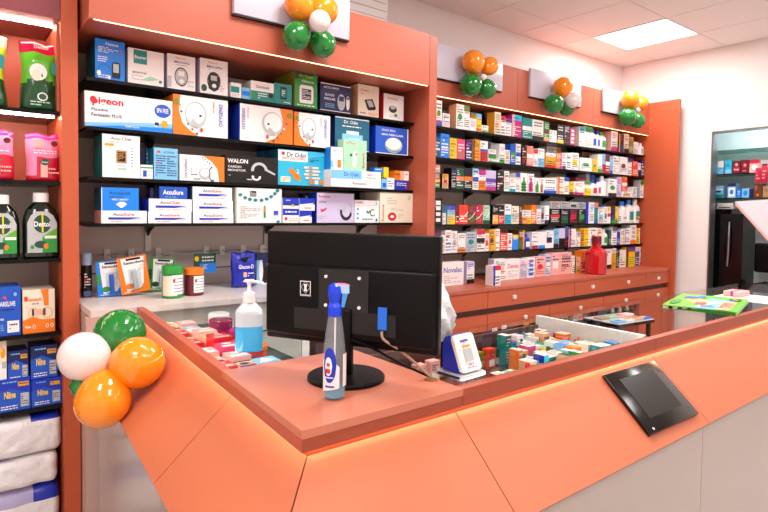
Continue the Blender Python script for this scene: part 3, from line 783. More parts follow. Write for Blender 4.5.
dev(331, 381, 169, zt1, 'white', lambda m: (m.pr(0, 0, .6, 1, 'sky'), m.tx('Dr.Odin', .25, .3, .55, .75, 'blue'), m.tx('Romo', .72, .5, .82, .75, 'red'), m.lines(.68, .15, .9, .35, 1, 'green')), 'long flat carton half pale blue, lying on flat white carton', d=.19, grp=G3, Y=2.225)
zt2 = pxz(325.6, 169, 2.225)
def f_th(m): m.tx('Dr Trust', .12, .85, .5, .9, 'scarlet'); m.lines(.25, .9, .8, .94, 1, 'petrol'); m.poly([(.4, .12), (.55, .12), (.58, .6), (.48, .66), (.4, .5)], 'white'); m.el(.32, .5, .05, .05, 'forest', 10); m.el(.54, .54, .04, .05, 'orange', 10); m.tx('Smart', .8, .1, .9, .6, 'scarlet', vert=True)
dev(343.5, 367, 138.5, zt2, 'mint', f_th, 'pale teal thermometer box standing on the flat cartons', d=.05, grp=G3, Y=2.228, nocap=1)
dev(331, 343, 146.5, zt2, 'white', lambda m: (m.tx('Dr T', .2, .8, .6, .88, 'red'), m.pr(.55, .1, .85, .45, 'orange'), m.pr(.0, .1, .2, .4, 'sky')), 'narrow white carton with orange mark standing on flat cartons', side='azure', d=.05, grp=G3, Y=2.228, nocap=1)
zt3 = dev(381.6, 387.2, 178.6, z, 'sky', lambda m: m.pr(.2, .2, .8, .6, 'blue'), 'tiny sky blue carton at the flat cartons right end', d=.05, grp=G3)
zt4 = dev(387.6, 394.6, 177.6, z, 'white', lambda m: m.lines(.1, .2, .9, .8, 3, 'blue'), 'tiny white carton with blue print under yellow carton', d=.05, grp=G3)
dev(384, 388.8, 167, max(zt3, zt4) , 'yellow', None, 'tiny yellow carton on tiny cartons, third device shelf', d=.04, grp=G3, Y=D1 + .004)
dev(374.5, 383.5, 167.5, max(zt2, zt3), 'azure', lambda m: m.lines(.1, .6, .9, .9, 1, 'white'), 'small azure carton lying beside tiny yellow carton', d=.04, grp=G3, Y=D1 + .012)
zt5 = dev(395.4, 408, 180, z, 'royal', lambda m: (m.lines(.1, .4, .9, .8, 2, 'white'), m.el(.85, .3, .07, .2, 'red', 10)), 'small royal blue carton under orange carton, third device shelf', d=.07, grp=G3)
dev(395, 400.5, 170.4, zt5, 'orange', lambda m: m.lines(.1, .4, .9, .8, 1, 'brown'), 'small orange carton on the royal blue carton', d=.06, grp=G3, Y=D1 + .003)
dev(400.8, 409, 171, zt5, 'white', lambda m: (m.pr(0, 0, .4, 1, 'peach'), m.lines(.5, .3, .9, .8, 2, 'scarlet')), 'small white and peach carton on the royal blue carton', d=.06, grp=G3, Y=D1 + .003)
# bottom shelf
z = zs1[3]; G4 = 'boxes on the bottom device shelf'
def f_as(nm):
    def f(m): m.tx(nm[:4], .25, .6, .47, .82, 'navy', .02); m.tx(nm[4:], .48, .6, .72, .82, 'red', .02); m.pr(.15, .3, .85, .48, 'royal'); m.poly([(.6, .3), (.86, .3), (.86, .48)], 'lilac'); m.lines(.2, .1, .8, .22, 1, 'grey')
    return f
def f_aq(m): m.tx('Accuquick', .2, .66, .78, .84, 'navy', 0); m.lines(.2, .56, .82, .62, 1, 'navy'); m.tx('NEO SMART', .28, .44, .72, .52, 'white'); m.poly([(.38, .28), (.48, .38), (.6, .38), (.68, .28), (.55, .12), (.5, .12)], 'white'); m.pr(0, 0, .02, 1, 'white')
zt = dev(101.2, 147, 210.4, z, 'white', f_as('AccuSure'), 'long white AccuSure carton under the bright blue box', side='rose', d=.13, grp=G4)
dev(101.2, 139, 187, zt, 'azure', f_aq, 'bright blue box lying on the leftmost AccuSure carton', side='petrol', d=.12, grp=G4)
z1_ = dev(148, 191.6, 211.6, z, 'white', f_as('AccuSure'), 'white AccuSure carton, lowest of the middle stack of three', side='royal', d=.13, grp=G4)
z2_ = dev(148.8, 192, 198.4, z1_, 'white', f_as('AccuChek'), 'white AccuChek carton, middle one of its stack of three', side='royal', d=.13, grp=G4)
dev(159.4, 187.6, 186.4, z2_, 'blue', lambda m: (m.tx('AccuSure', .12, .35, .85, .75, 'white', .03), m.lines(.2, .1, .8, .22, 1, 'sky')), 'blue AccuSure carton topping the middle stack', side='navy', d=.1, grp=G4)
dev(150.2, 154, 187.8, z2_, 'navy', None, 'small navy carton behind left end of middle stack', Y=D1 + .04, d=.05, grp=G4)
dev(154.6, 158.6, 187.8, z2_, 'charcoal', None, 'small charcoal carton behind left end of middle stack', Y=D1 + .04, d=.05, grp=G4)
z1_ = dev(193, 233.6, 212.2, z, 'white', f_as('AccuSure'), 'white AccuSure carton, lowest of the right stack of three', side='royal', d=.13, grp=G4)
z2_ = dev(192.8, 233.2, 199.9, z1_, 'white', f_as('AccuSure'), 'white AccuSure carton in the middle of the right stack', side='slate', d=.13, grp=G4)
dev(192.6, 232.2, 186.4, z2_, 'white', f_as('AccuSure'), 'white AccuSure carton topping the right stack of three', side='slate', d=.13, grp=G4)
def f_dots(m):
    m.pr(.3, .76, .44, .92, 'black'); m.lines(.31, .78, .43, .9, 4, 'white'); pts = [(.1, .8), (.2, .72), (.3, .68), (.42, .66), (.55, .66), (.66, .7), (.76, .77), (.84, .86), (.9, .95)]
    for a_, b_ in pts: m.el(a_, b_, .045, .05, 'teal', 14)
    m.lines(.1, .12, .52, .5, 7, 'grey'); m.poly([(.6, .15), (.64, .15), (.64, .5), (.6, .5)], 'green'); m.el(.62, .4, .025, .06, 'orange', 10); m.pr(.82, .24, .92, .36, 'blue'); m.el(.92, .04, .04, .04, 'teal'); m.pr(0, 0, .015, 1, 'olive')
dev(235.4, 281.8, 187.4, z, 'white', f_dots, 'white box with arc of green dots on the bottom device shelf', side='silver', d=.13, grp=G4)
def f_tape(m): m.pr(0, .55, 1, 1, 'royal'); m.lines(.15, .66, .85, .9, 1, 'white'); m.el(.2, .3, .09, .12, 'red', 10); m.lines(.4, .1, .9, .4, 2, 'grey')
def f_tape2(m): m.pr(0, .5, 1, 1, 'royal'); m.poly([(.1, .4), (.9, .55), (.9, .62), (.1, .5)], 'white'); m.lines(.3, .1, .8, .3, 1, 'crimson')
za = dev(282.8, 299, 208.6, z, 'white', f_tape, 'blue and white carton, bottom left of the little tape pack block', d=.07, grp=G4)
zb_ = dev(299.6, 312, 210.5, z, 'white', f_tape2, 'blue and white carton, bottom right of the little tape pack block', d=.07, grp=G4)
dev(282.8, 299, 197.6, za, 'white', lambda m: (m.pr(0, .4, 1, 1, 'royal'), m.pr(0, .3, 1, .42, 'navy'), m.el(.6, .3, .08, .14, 'gold', 10), m.lines(.2, .7, .8, .85, 1, 'white')), 'blue and white carton, top left of the little tape pack block', d=.07, grp=G4)
dev(299.6, 315, 198, zb_, 'white', f_tape2, 'blue and white carton, top right of the little tape pack block', d=.07, grp=G4)
dev(303, 314.5, 193, z, 'navy', lambda m: m.lines(.2, .8, .9, .95, 1, 'white'), 'tall navy carton set behind the little tape pack block', Y=D1 + .09, d=.05, grp=G4)
def f_bp(m): m.tx('Romsons', .05, .84, .35, .93, 'red', .02); m.tx('Digital', .42, .86, .56, .91, 'grey'); m.pr(.05, .79, .95, .8, 'lilac'); m.lines(.06, .66, .25, .74, 2, 'charcoal'); m.poly([(.08, .42), (.14, .36), (.26, .46), (.24, .5), (.14, .44), (.1, .46)], 'red'); m.lines(.06, .08, .26, .24, 3, 'grey'); m.ring(.78, .4, .17, .32, .34, 'charcoal', 170, 350); m.ring(.78, .4, .17, .34, .14, 'grey', -20, 70); m.el(.72, .46, .06, .1, 'silver', 12)
dev(317, 354.2, 192.5, z, 'lilac', f_bp, 'pale lilac box with dark curved arm band picture', side='royal', d=.13, grp=G4)
def f_sm(m): m.tx('Rosflex', .03, .86, .35, .95, 'red'); m.pr(.0, .78, 1, .79, 'sky'); [m.pr(.08, .56 - q * .2, .16, .64 - q * .2, 'azure') for q in range(3)]; m.poly([(.45, .5), (.55, .4), (.65, .52), (.6, .56), (.55, .48), (.5, .56)], 'teal'); m.ring(.74, .45, .12, .16, .25, 'charcoal', 60, 330); m.lines(.3, .1, .75, .22, 1, 'teal'); m.el(.9, .88, .04, .08, 'mint', 10); m.el(.9, .12, .05, .08, 'teal', 10)
dev(354.8, 379, 200, z, 'white', f_sm, 'small white box with blue marks between lilac box and red dot box', d=.1, grp=G4)
dev(366, 379, 191, z, 'cream', None, 'cream carton set back above the small white box', Y=D1 + .12, d=.06, grp=G4)
def f_rd(m): m.el(.36, .2, .13, .14, 'red'); m.el(.36, .2, .06, .05, 'white', 10); m.tx('Romsons', .05, .05, .12, .6, 'red', vert=True); m.lines(.3, .4, .9, .5, 2, 'grey'); m.lines(.2, .6, .5, .85, 3, 'grey'); m.lines(.55, .15, .85, .3, 2, 'mint'); m.el(.88, .84, .05, .08, 'mint', 10)
dev(380.2, 413.2, 192, z, 'cream', f_rd, 'cream box with red disc, rightmost on the bottom device shelf', d=.13, grp=G4)
# ------------------------------------------------------------------ pouches, bottles
def pouch_mb(w_, h, d, mf, wr=.0015, nx=14, nz=18, seed=1, top=.12, neck=0):
    rnd = random.Random(seed); m = MB(); ph = [rnd.uniform(0, 6) for _ in range(6)]
    def P(i, j, s):
        u = i / nx * 2 - 1; v = j / nz
        th = (max(0, 1 - abs(u) ** 2.6)) ** .5 * min(1, (1 - v) / .35 + .12 * (v < 1)) * (.55 + .45 * min(1, v / .08 + .6))
        if v >= 1: th = 0.03
        ww = 1 - neck * math.sin(math.pi * min(1, v * 1.0)) ** 2 + .03 * math.sin(7 * v + ph[0])
        z_ = h * v; k = wr * (math.sin(9 * u + 13 * v + ph[1]) + math.sin(17 * v - 7 * u + ph[2]) + .6 * math.sin(23 * u + 5 * v + ph[3]))
        return (w_ / 2 * (1 + u * ww), d / 2 - s * (d / 2 * th + abs(th) ** .5 * k * .5 + .0006), z_ + .004 * math.sin(5 * u + ph[4]) * v)
    for s in (1, -1):
        for j in range(nz):
            for i in range(nx):
                q = [P(i, j, s), P(i + 1, j, s), P(i + 1, j + 1, s), P(i, j + 1, s)]
                if s < 0: q.reverse()
                m.add(q, [(0, 1, 2, 3)], mf((i + .5) / nx, (j + .5) / nz, s), True)
    for i in range(nx):
        q = [P(i, 0, 1), P(i, 0, -1), P(i + 1, 0, -1), P(i + 1, 0, 1)]; m.add(q, [(0, 1, 2, 3)], mf((i + .5) / nx, 0, -1))
        q = [P(i, nz, 1), P(i + 1, nz, 1), P(i + 1, nz, -1), P(i, nz, -1)]; m.add(q, [(0, 1, 2, 3)], mf((i + .5) / nx, 1, -1))
    for j in range(nz):
        for i_, rv in ((0, 0), (nx, 1)):
            q = [P(i_, j, 1), P(i_, j + 1, 1), P(i_, j + 1, -1), P(i_, j, -1)]
            if rv: q.reverse()
            m.add(q, [(0, 1, 2, 3)], mf(0 if i_ == 0 else 1, (j + .5) / nz, -1))
    # merge by distance at build
    return m
def weld(o, d=.0002):
    bm = bmesh.new(); bm.from_mesh(o.data); bmesh.ops.remove_doubles(bm, verts=bm.verts, dist=d); bmesh.ops.recalc_face_normals(bm, faces=bm.faces); bm.to_mesh(o.data); bm.free(); return o
def foil(c): return mat('foil_' + c.strip('#'), COLORS.get(c, c), .22, coat=.3)
# ------------------------------------------------------------------ left cabinet
LX0 = -1.15
LF, LB = 2.283, 2.585
lz = [pxz(30, 109, LF), pxz(30, 180.6, LF), pxz(30, 259, LF), pxz(30, 334, LF), pxz(30, 409, LF)]
LTOP = pxz(30, 13.5, PF)
print('lz', lz, LTOP, XP0)
tagm('back_panel', lambda m: (m.box(LX0, LB + .001, 0.1, XP0 - .002, LB + .02, lz[1], BACKM), m.box(LX0, LB + .001, lz[1], XP0 - .002, LB + .02, LTOP, LAM)), 'back board of the left cabinet behind the pouches and bottles', 'panel')
o = tagm('fascia_box', lambda m: m.box(LX0, PF, LTOP, XP0 - .002, LB + .02, CEIL - .02, mat('dark_coral_fascia', '#8a3f45', .35)), 'dark rose fascia box above the left cabinet of refill pouches', 'fascia')
m = MB(); m.box(LX0, PF + .10, LTOP - .005, XP0 - .01, PF + .107, LTOP - .0005, LEDW); m.build('light_strip', o)
tagm('side_lining', lambda m: m.box(XP0 - .0095, PF + .03, lz[0] + .002, XP0 - .001, LB, LTOP - .009, LAM), 'coral lining on the right inner side of the left cabinet', 'panel')
tagm('end_panel', lambda m: m.box(LX0 - .04, PF, 0, LX0 - .002, LB + .02, CEIL - .02, LAMD), 'coral outer side panel of the left cabinet', 'panel')
for i, zz in enumerate(lz):
    t = thing('shelf', '%s shelf of the left cabinet' % ['topmost', 'second highest', 'middle', 'fourth highest', 'lowest visible'][i], 'shelf', ((LX0 + XP0) / 2, LF, zz - .014), group='shelves of the left cabinet')
    l = (XP0 - LX0) / 2 - .002
    m = MB(); m.box(-l, 0, 0, l, LB - LF, .0138, SHELFM if i else SHELFM); m.build('shelf_board', t)
    if i == 0: m = MB(); m.box(-l, .03, -.005, l - .012, .037, -.0005, LEDW); m.build('light_strip', t)
LIM = lz
def green_bag(x, lab, c1, c2):
    w_ = .121; h = pxz(30, 40, LF + .03) - lz[0]
    def mf(u, v, s):
        if v > .84: return foil('crimson') if c1 == 'green' else foil('cream')
        if v < .36 + .12 * math.sin(u * 3): return foil('#0e4a22')
        return foil('#5fc02a' if c1 == 'green' else '#c9e23a')
    t = thing('refill_pouch', lab, 'pouch', (x, LF + .02, lz[0] + .001), group='green refill pouches on the top left shelf')
    weld(pouch_mb(w_, h, .075, mf, neck=.13, seed=len(lab), wr=.004).build('pouch_body', t))
    m = MB(); m.frame((0, -.003, 0), (w_, 0, 0), (0, 0, h)); m.el(.45, .55, .22, .12, 'white'); m.el(.4, .5, .12, .08, 'cream'); m.tx('Dettol', .35, .88, .7, .93, 'white'); m.el(.55, .2, .13, .06, 'white'); m.el(.55, .2, .1, .045, 'forest'); m.lines(.25, .06, .75, .14, 2, 'mint'); m.el(.85, .62, .08, .1, 'teal'); m.build('front_print', t)
green_bag(pxx(20.5, 90, LF), 'bright green refill pouch with red top beside the cabinet side', 'green', 0)
green_bag(pxx(20.5, 90, LF) - .155, 'yellow green refill pouch with cream top at photo left edge', 'lime', 0)
def pink_bag(x, lab):
    w_ = .106; h = pxz(30, 132, LF) - lz[1]
    def mf(u, v, s):
        if v > .9: return foil('magenta')
        if v < .48 and (u > .3): return foil('#d01a3a')
        if v < .12: return foil('#d01a3a')
        return foil('#f28cb8')
    t = thing('refill_pouch', lab, 'pouch', (x, LF + .02, lz[1] + .001), group='pink refill pouches on the second left shelf')
    weld(pouch_mb(w_, h, .06, mf, neck=.02, seed=len(lab), wr=.002).build('pouch_body', t))
    m = MB(); m.frame((0, -.0025, 0), (w_, 0, 0), (0, 0, h)); m.el(.8, .8, .1, .06, 'maroon'); m.pr(.4, .08, .6, .42, 'rose'); m.el(.52, .4, .13, .07, 'forest'); m.tx('Dettol', .43, .38, .61, .42, 'white'); m.lines(.2, .56, .85, .66, 2, 'white'); m.lines(.62, .14, .92, .3, 2, 'rose'); m.pr(.2, .7, .5, .86, 'rose'); m.build('front_print', t)
pink_bag(pxx(27, 160, LF), 'pink and red refill pouch beside the cabinet side on second shelf')
pink_bag(pxx(27, 160, LF) - .14, 'pink and red refill pouch cut by the photo left edge')
DETB = mat('dark_antiseptic_bottle', '#071a10', .12, coat=.5)
def dettol(x0, x1, ytop, ytc, lab):
    X0, X1 = pxx(x0, 230, LF + .01), pxx(x1, 230, LF + .01); w_ = X1 - X0; r = w_ / 2; h = pxz(x0, ytop, LF + .05) - lz[2] - .002; bh = h * .87
    t = thing('antiseptic_bottle', lab, 'bottle', (X0 + r, LF + .012 + r * .55, lz[2] + .0005), group='antiseptic bottles on the middle left shelf')
    m = MB(); m.lathe([(r * .9, 0), (r, .006), (r, bh * .62), (r * .95, bh * .74), (r * .78, bh * .86), (r * .5, bh * .95), (r * .36, bh * .985), (r * .36, bh)], DETB, sy=.55, n=28, power=2.8); m.build('bottle_body', t)
    m = MB(); m.lathe([(r * .42, bh * .985), (r * .43, bh), (r * .43, h * .985), (r * .4, h), (0, h)], WHITEP, n=24, sy=.8); m.build('cap', t)
    m = MB(); m.frame((-r * .78, -r * .55 - .0012, bh * .1), (r * 1.56, 0, 0), (0, 0, bh * .72))
    pts = [(0, 0), (1, 0), (1, .72), (.88, .9), (.68, 1), (.32, 1), (.12, .9), (0, .72)]
    m.poly(pts, 'silver'); m.poly([(.5, 0), (1, 0), (1, .6), (.5, .4)], '#5fb52a'); m.pr(.5, 0, 1, .36, 'green')
    m.el(.5, .7, .3, .22, 'forest'); m.pr(.48, .5, .54, .96, 'yellow'); m.tx('Dettol', .22, .63, .78, .76, 'white', .03); m.pr(.58, .34, .98, .41, 'white'); m.el(.45, .2, .22, .09, 'forest'); m.el(.62, .16, .08, .07, 'orange'); m.lines(.1, .02, .35, .08, 2, 'grey'); m.lines(.15, .44, .42, .48, 1, 'grey'); m.el(.16, .14, .06, .05, 'green')
    m.build('label_sticker', t)
dettol(23, 61, 192, 201, 'large dark Dettol antiseptic bottle with white cap by the cabinet side')
dettol(-15.5, 20.5, 194, 203, 'dark Dettol antiseptic bottle with white cap at photo left edge')
LY = LF + .01
def lbox(x0, x1, yt, zb, main, fn, lab, cat='box', side=None, d=.13, Y=LY, grp=None, name='product_box', rz=0):
    return dev(x0, x1, yt, zb, main, fn, lab, side=side, d=d, Y=Y, grp=grp, name=name, cat=cat, rz=rz)
def f_or(m):
    m.pr(0, 0, 1, .3, 'orange'); m.poly([(0, .3), (.3, .38), (.6, .3)], 'orange'); m.poly([(.55, 1), (.8, 1), (.8, .62), (.66, .62), (.62, .85)], 'orange'); m.el(.1, .8, .06, .06, 'scarlet'); m.tx('mamaearth', .14, .74, .58, .82, 'orange', .02); m.tx('care kit', .28, .66, .5, .71, 'charcoal'); m.lines(.1, .58, .6, .62, 1, 'grey')
    m.ring(.32, .46, .16, .13, .1, 'gold'); m.pr(.28, .4, .34, .56, 'charcoal'); m.pr(.36, .42, .6, .55, 'rose'); m.pr(.62, .4, .7, .56, 'brown'); m.ring(.75, .46, .16, .13, .1, 'gold'); m.tx('New', .06, .12, .25, .19, 'white'); m.ring(.34, .15, .05, .045, .3, 'white'); m.ring(.75, .15, .05, .045, .3, 'white'); m.ring(.9, .15, .05, .045, .3, 'white')
lbox(22.5, 55, 290.5, lz[3], 'cream', f_or, 'white and orange care box on fourth left shelf beside blue box', d=.13)
def f_bl(m): m.tx('CARELIVE', .3, .6, .84, .7, 'white', .02); m.poly([(.45, .78), (.6, .74), (.55, .82)], 'scarlet'); m.pr(.6, .06, .95, .3, 'white'); m.lines(.66, .1, .9, .26, 2, 'navy'); m.lines(.3, .5, .8, .56, 1, 'navy'); m.tx('wipes', .2, .3, .5, .38, 'white'); m.el(.84, .84, .05, .04, 'sky'); m.lines(.1, .1, .5, .24, 3, 'sky')
lbox(-14, 20.8, 288, lz[3], 'blue', f_bl, 'bright blue wipes box at photo left edge, fourth left shelf', d=.13)
def f_na(m):
    m.poly([(0, 0), (1, 0), (1, .5), (.4, .7), (0, .6)], 'blue'); m.tx('Niine', .2, .4, .55, .62, 'yellow', .03); m.pr(.62, .74, .95, .88, 'gold'); m.lines(.66, .78, .92, .86, 1, 'navy'); m.pr(.7, .1, .95, .52, 'silver'); m.lines(.72, .15, .93, .45, 4, 'charcoal'); m.lines(.1, .05, .6, .2, 2, 'white'); m.lines(.15, .86, .6, .95, 1, 'sky')
z0 = lz[4]; nzt = lbox(31.4, 61.5, 381, z0, 'royal', f_na, 'royal blue pad pack, right one of the lower row on lowest left shelf', d=.12, cat='pack', grp='blue pad packs')
lbox(-3, 30.6, 381, z0, 'royal', f_na, 'royal blue pad pack, left one of the lower row on lowest left shelf', d=.12, cat='pack', grp='blue pad packs')
lbox(30.6, 57.5, 347, nzt + .0015, 'navy', f_na, 'navy pad pack standing upper right, under the white balloon', d=.1, cat='pack', grp='blue pad packs', Y=LY + .01)
lbox(7.6, 28.5, 352, nzt + .0015, 'navy', f_na, 'navy pad pack standing upper middle beside the cream box', d=.1, cat='pack', grp='blue pad packs', Y=LY + .01)
lbox(-12, 6.6, 340, nzt + .0015, 'cream', lambda m: (m.pr(0, 0, 1, .45, 'white'), m.el(.8, .7, .15, .12, 'gold'), m.pr(.75, .35, .98, .5, 'grey'), m.el(.6, .8, .2, .1, 'peach')), 'cream and white box beside navy packs at photo left edge', d=.1, Y=LY + .01)
BAGM = mat('white_soft_pack', '#f0edee', .34, bump=1.0, bscale=26, coat=.15); BAGB = mat('blue_soft_pack', '#1a2fae', .3, bump=.3, bscale=22); BAGL = mat('lilac_soft_pack', '#b3add4', .35, bump=.3, bscale=22)
def soft_pack(x0, x1, z0, h, d, style, lab, seed):
    """a pillow-like plastic pack lying flat with creases"""
    m = MB(); rnd = random.Random(seed); ph = [rnd.uniform(0, 6) for _ in range(5)]; nx, ny = 44, 10; w_ = x1 - x0
    def rect(s, n_, p=9):   # superellipse cross-section in y,z
        a = 2 * math.pi * s / n_; c, q = math.cos(a), math.sin(a); k = (abs(c) ** p + abs(q) ** p) ** (-1 / p); return c * k, q * k
    N = 28
    def P(i, k):
        u = i / nx; e = min(1, (min(u, 1 - u) / .05 + .001)) ** .5 * .18 + .82
        a, b = rect(k, N); cr = .006 * (abs(math.sin(9 * u + 2.3 * b + ph[0])) - .6) + .004 * (abs(math.sin(15 * u - 3 * b + ph[1])) - .6) + .003 * math.sin(9 * a + ph[2])
        return (w_ * u, d / 2 + a * (d / 2 * e + cr), h / 2 + b * (h / 2) * min(1, e * .96 + .05) - .0)
    for i in range(nx):
        for k in range(N):
            q = [P(i, k), P(i + 1, k), P(i + 1, (k + 1) % N), P(i, (k + 1) % N)]
            a, b = rect(k + .5, N); u = (i + .5) / nx
            if style == 0: mm = BAGB if (b > .82 and u > .76) else (BAGL if (b < -.75 and a < 0 and u < .6) else BAGM)
            elif style == 1: mm = BAGM
            else: mm = BAGB if (b > .55 and u > .78) else (BAGL if b > .55 else BAGM)
            m.add(q, [(0, 1, 2, 3)], mm, True)
    m.add([P(0, k) for k in range(N)], [tuple(range(N - 1, -1, -1))], BAGM); m.add([P(nx, k) for k in range(N)], [tuple(range(N))], BAGM)
    o = weld(m.build('diaper_pack', loc=(x0, LF - .004, z0 + .001)), .0001); tag(o, lab, 'pack', 'white soft packs piled in the left cabinet'); return o
BZ = pxz(30, 545, LF)
shb = thing('shelf', 'bottom shelf of the left cabinet below the white packs', 'shelf', ((LX0 + XP0) / 2, LF, BZ - .014))
m = MB(); m.box(-(XP0 - LX0) / 2 + .002, 0, 0, (XP0 - LX0) / 2 - .002, LB - LF, .0138, SHELFM); m.build('shelf_board', shb)
zz = [BZ, pxz(30, 488, LF), pxz(30, 457, LF), pxz(30, 418, LF)]
xr = [pxx(60, 500, LF), pxx(58, 470, LF), pxx(62, 430, LF)]
hh3 = [zz[1] - zz[0] - .002, zz[2] - zz[1] - .002, zz[3] - zz[2] - .002]
soft_pack(xr[2] - .37, xr[0], zz[0], hh3[0], .27, 2, 'white soft pack with lilac and blue top, lowest of the pile', 3)
soft_pack(xr[2] - .36, xr[1], zz[1], hh3[1], .26, 1, 'plain white soft pack, middle of the pile in left cabinet', 5)
soft_pack(xr[2] - .38, xr[2], zz[2], hh3[2], .27, 0, 'white soft pack with blue corner flap, topmost of the pile', 8)
# ------------------------------------------------------------------ pale wood side counter
SF = 2.075
t = thing('side_counter', 'pale wood side counter below the device shelves, left of the glass case', 'counter', (.9, SF, 0))
m = MB(); m.box(.376 - .9, 0, 1.028, .955 - .9, BK1 - .012 - SF, 1.05, WOODM); m.build('worktop', t, ).__setitem__('label', 'pale wood worktop')
m = MB(); m.box(.958 - .9, .01, 1.024, XM0 - .004 - .9, BK1 - .012 - SF, 1.046, mat('lilac_white_laminate', '#c9c3cc', .35)); m.build('worktop', t)['label'] = 'lilac white worktop'
WHT2 = mat('grey_white_cabinet_front', '#bdbcb6', .4)
m = MB(); m.box(.376 - .9, .03, 0, 1.2 - .9, BK1 - .012 - SF, 1.0235, WHT2, left=WOODP); m.build('cabinet_body', t)
m = MB(); m.box(.362 - .9, .0, 0, .43 - .9, .028, 1.0275, WOODP); m.build('end_post', t)
m = MB(); 
for k, zq in enumerate((.9, .74)): m.box(.44 - .9, .026, zq - .002, 1.19 - .9, .0295, zq + .002, DARKM)
m.build('door_gap', t)
m = MB(); m.rbox(.80 - .9, .010, .93, .815 - .9, .0295, .985, STEEL, .004, 2); m.build('handle', t)
m = MB(); m.box(1.204 - .9, .03, 0, 1.24 - .9, .06, 1.0235, WHITEP); m.box(1.244 - .9, .2, 0, XM0 - .01 - .9, .5, 1.0235, BROWNIN); m.build('open_bay', t)
# ------------------------------------------------------------------ L shaped counter
P1, P0, P2 = Vector((.523, 2.073)), Vector((.437, .762)), Vector((3.3, .762))
d0 = (P0 - P1).normalized(); n0 = Vector((d0.y, -d0.x)); n0 = n0 if n0.x < 0 else -n0
d1 = Vector((1, 0)); n1 = Vector((0, -1))
def corner(a, b=None):
    b = a if b is None else b
    # intersection of line P0+n0*a + s d0 with y = P0.y - b
    base = P0 + n0 * a; s = ((P0.y - b) - base.y) / d0.y
    return base + d0 * s
def onleft(y, a): base = P0 + n0 * a; s = (y - base.y) / d0.y; return base + d0 * s
def onright(x, a): return Vector((x, P0.y - a))
CT = thing('service_counter', 'L shaped coral service counter with sloping front, grey base and glass tops', 'counter', (P0.x, P0.y, 0))
def cbuild(m, name, parent=CT, lab=None):
    o = m.build(name, parent); o.data.transform(Matrix.Translation((-P0.x, -P0.y, 0)))
    if lab: o['label'] = lab
    return o
def slab(m, outer, inner, z0, z1, mm):
    """band between two xy edges (a0,a1) outer and (b0,b1) inner"""
    a0, a1 = outer; b0, b1 = inner
    m.hexa([(a0.x, a0.y, z0), (a1.x, a1.y, z0), (b1.x, b1.y, z0), (b0.x, b0.y, z0), (a0.x, a0.y, z1), (a1.x, a1.y, z1), (b1.x, b1.y, z1), (b0.x, b0.y, z1)], mm)
YD = 1.15; XD = .800            # desk limits
T0, T1 = 1.015, 1.050
# edge bands
m = MB(); slab(m, (onleft(2.073, 0), onleft(YD, 0)), (onleft(2.073, -.022), onleft(YD, -.022)), T0, T1, LAM); cbuild(m, 'edge_band')
m = MB(); slab(m, (onleft(YD - .002, 0), corner(0)), (onleft(YD - .002, -.022), corner(-.022)), T0, T1 - .013, LAM); cbuild(m, 'edge_band')
m = MB(); slab(m, (corner(0), onright(XD - .002, 0)), (corner(-.022), onright(XD - .002, -.022)), T0, T1 - .013, LAME); cbuild(m, 'edge_band')
m = MB(); slab(m, (onright(XD, 0), onright(1.578, 0)), (onright(XD, -.022), onright(1.578, -.022)), T0, T1, LAME); cbuild(m, 'edge_band')
m = MB(); slab(m, (onright(1.58, 0), onright(3.3, 0)), (onright(1.58, -.022), onright(3.3, -.022)), T0, T1, LAME); cbuild(m, 'edge_band')
# desk slab
DT = T1 + .002
m = MB(); q = [corner(.001), onright(XD - .001, .001), Vector((XD - .001, YD)), onleft(YD, .001)]
m.prism([(v.x, v.y) for v in q], T1 - .0125, DT, mat('coral_desk_laminate', '#ca7a60', .26), axis=2); cbuild(m, 'desk_top')
# desk underside box (drawer body)
m = MB(); m.box(.50, .80, .2, XD - .01, YD - .01, T1 - .0135, LAME); cbuild(m, 'desk_body')
# sloping panels
SA, SB_, ZA, ZB = -.020, .144, .998, .849
def slope(e, f, name, th=.018):
    """e,f: functions giving xy at offset a for each end"""
    m = MB(); ax, az = SB_ - SA, ZB - ZA; L_ = math.hypot(ax, az); nx_, nz_ = -az / L_, ax / L_   # outward/up normal = (nx_, nz_)
    def V(fn, a, z): v = fn(a); return (v.x, v.y, z)
    P8 = [V(e, SA, ZA), V(f, SA, ZA), V(f, SB_, ZB), V(e, SB_, ZB), V(e, SA - th * nx_, ZA - th * nz_), V(f, SA - th * nx_, ZA - th * nz_), V(f, SB_ - th * nx_, ZB - th * nz_), V(e, SB_ - th * nx_, ZB - th * nz_)]
    m.hexa(P8, LAMS); return cbuild(m, name)
g = .0012
slope(lambda a: onleft(2.07, a), lambda a: onleft(1.142 + g, a), 'sloped_panel')
slope(lambda a: onleft(1.142 - g, a), lambda a: corner(a) + Vector((-.0008, .0012)), 'sloped_panel')
slope(lambda a: corner(a) + Vector((.0012, 0)), lambda a: onright(.800 - g, a), 'sloped_panel')
slope(lambda a: onright(.800 + g, a), lambda a: onright(1.590 - g, a), 'sloped_panel')
slope(lambda a: onright(1.590 + g, a), lambda a: onright(2.40, a), 'sloped_panel')
slope(lambda a: onright(2.402, a), lambda a: onright(3.3, a), 'sloped_panel')
# grey base
for (e, f) in ((lambda a: onleft(2.07, a), lambda a: onleft(1.142 + g, a)), (lambda a: onleft(1.142 - g, a), corner), (corner, lambda a: onright(.800 - g, a)),
               (lambda a: onright(.800 + g, a), lambda a: onright(1.590 - g, a)), (lambda a: onright(1.590 + g, a), lambda a: onright(2.4, a)), (lambda a: onright(2.402, a), lambda a: onright(3.3, a))):
    m = MB(); slab(m, (e(.128), f(.128)), (e(.108), f(.108)), .0, .855, GREYP); cbuild(m, 'base_panel')
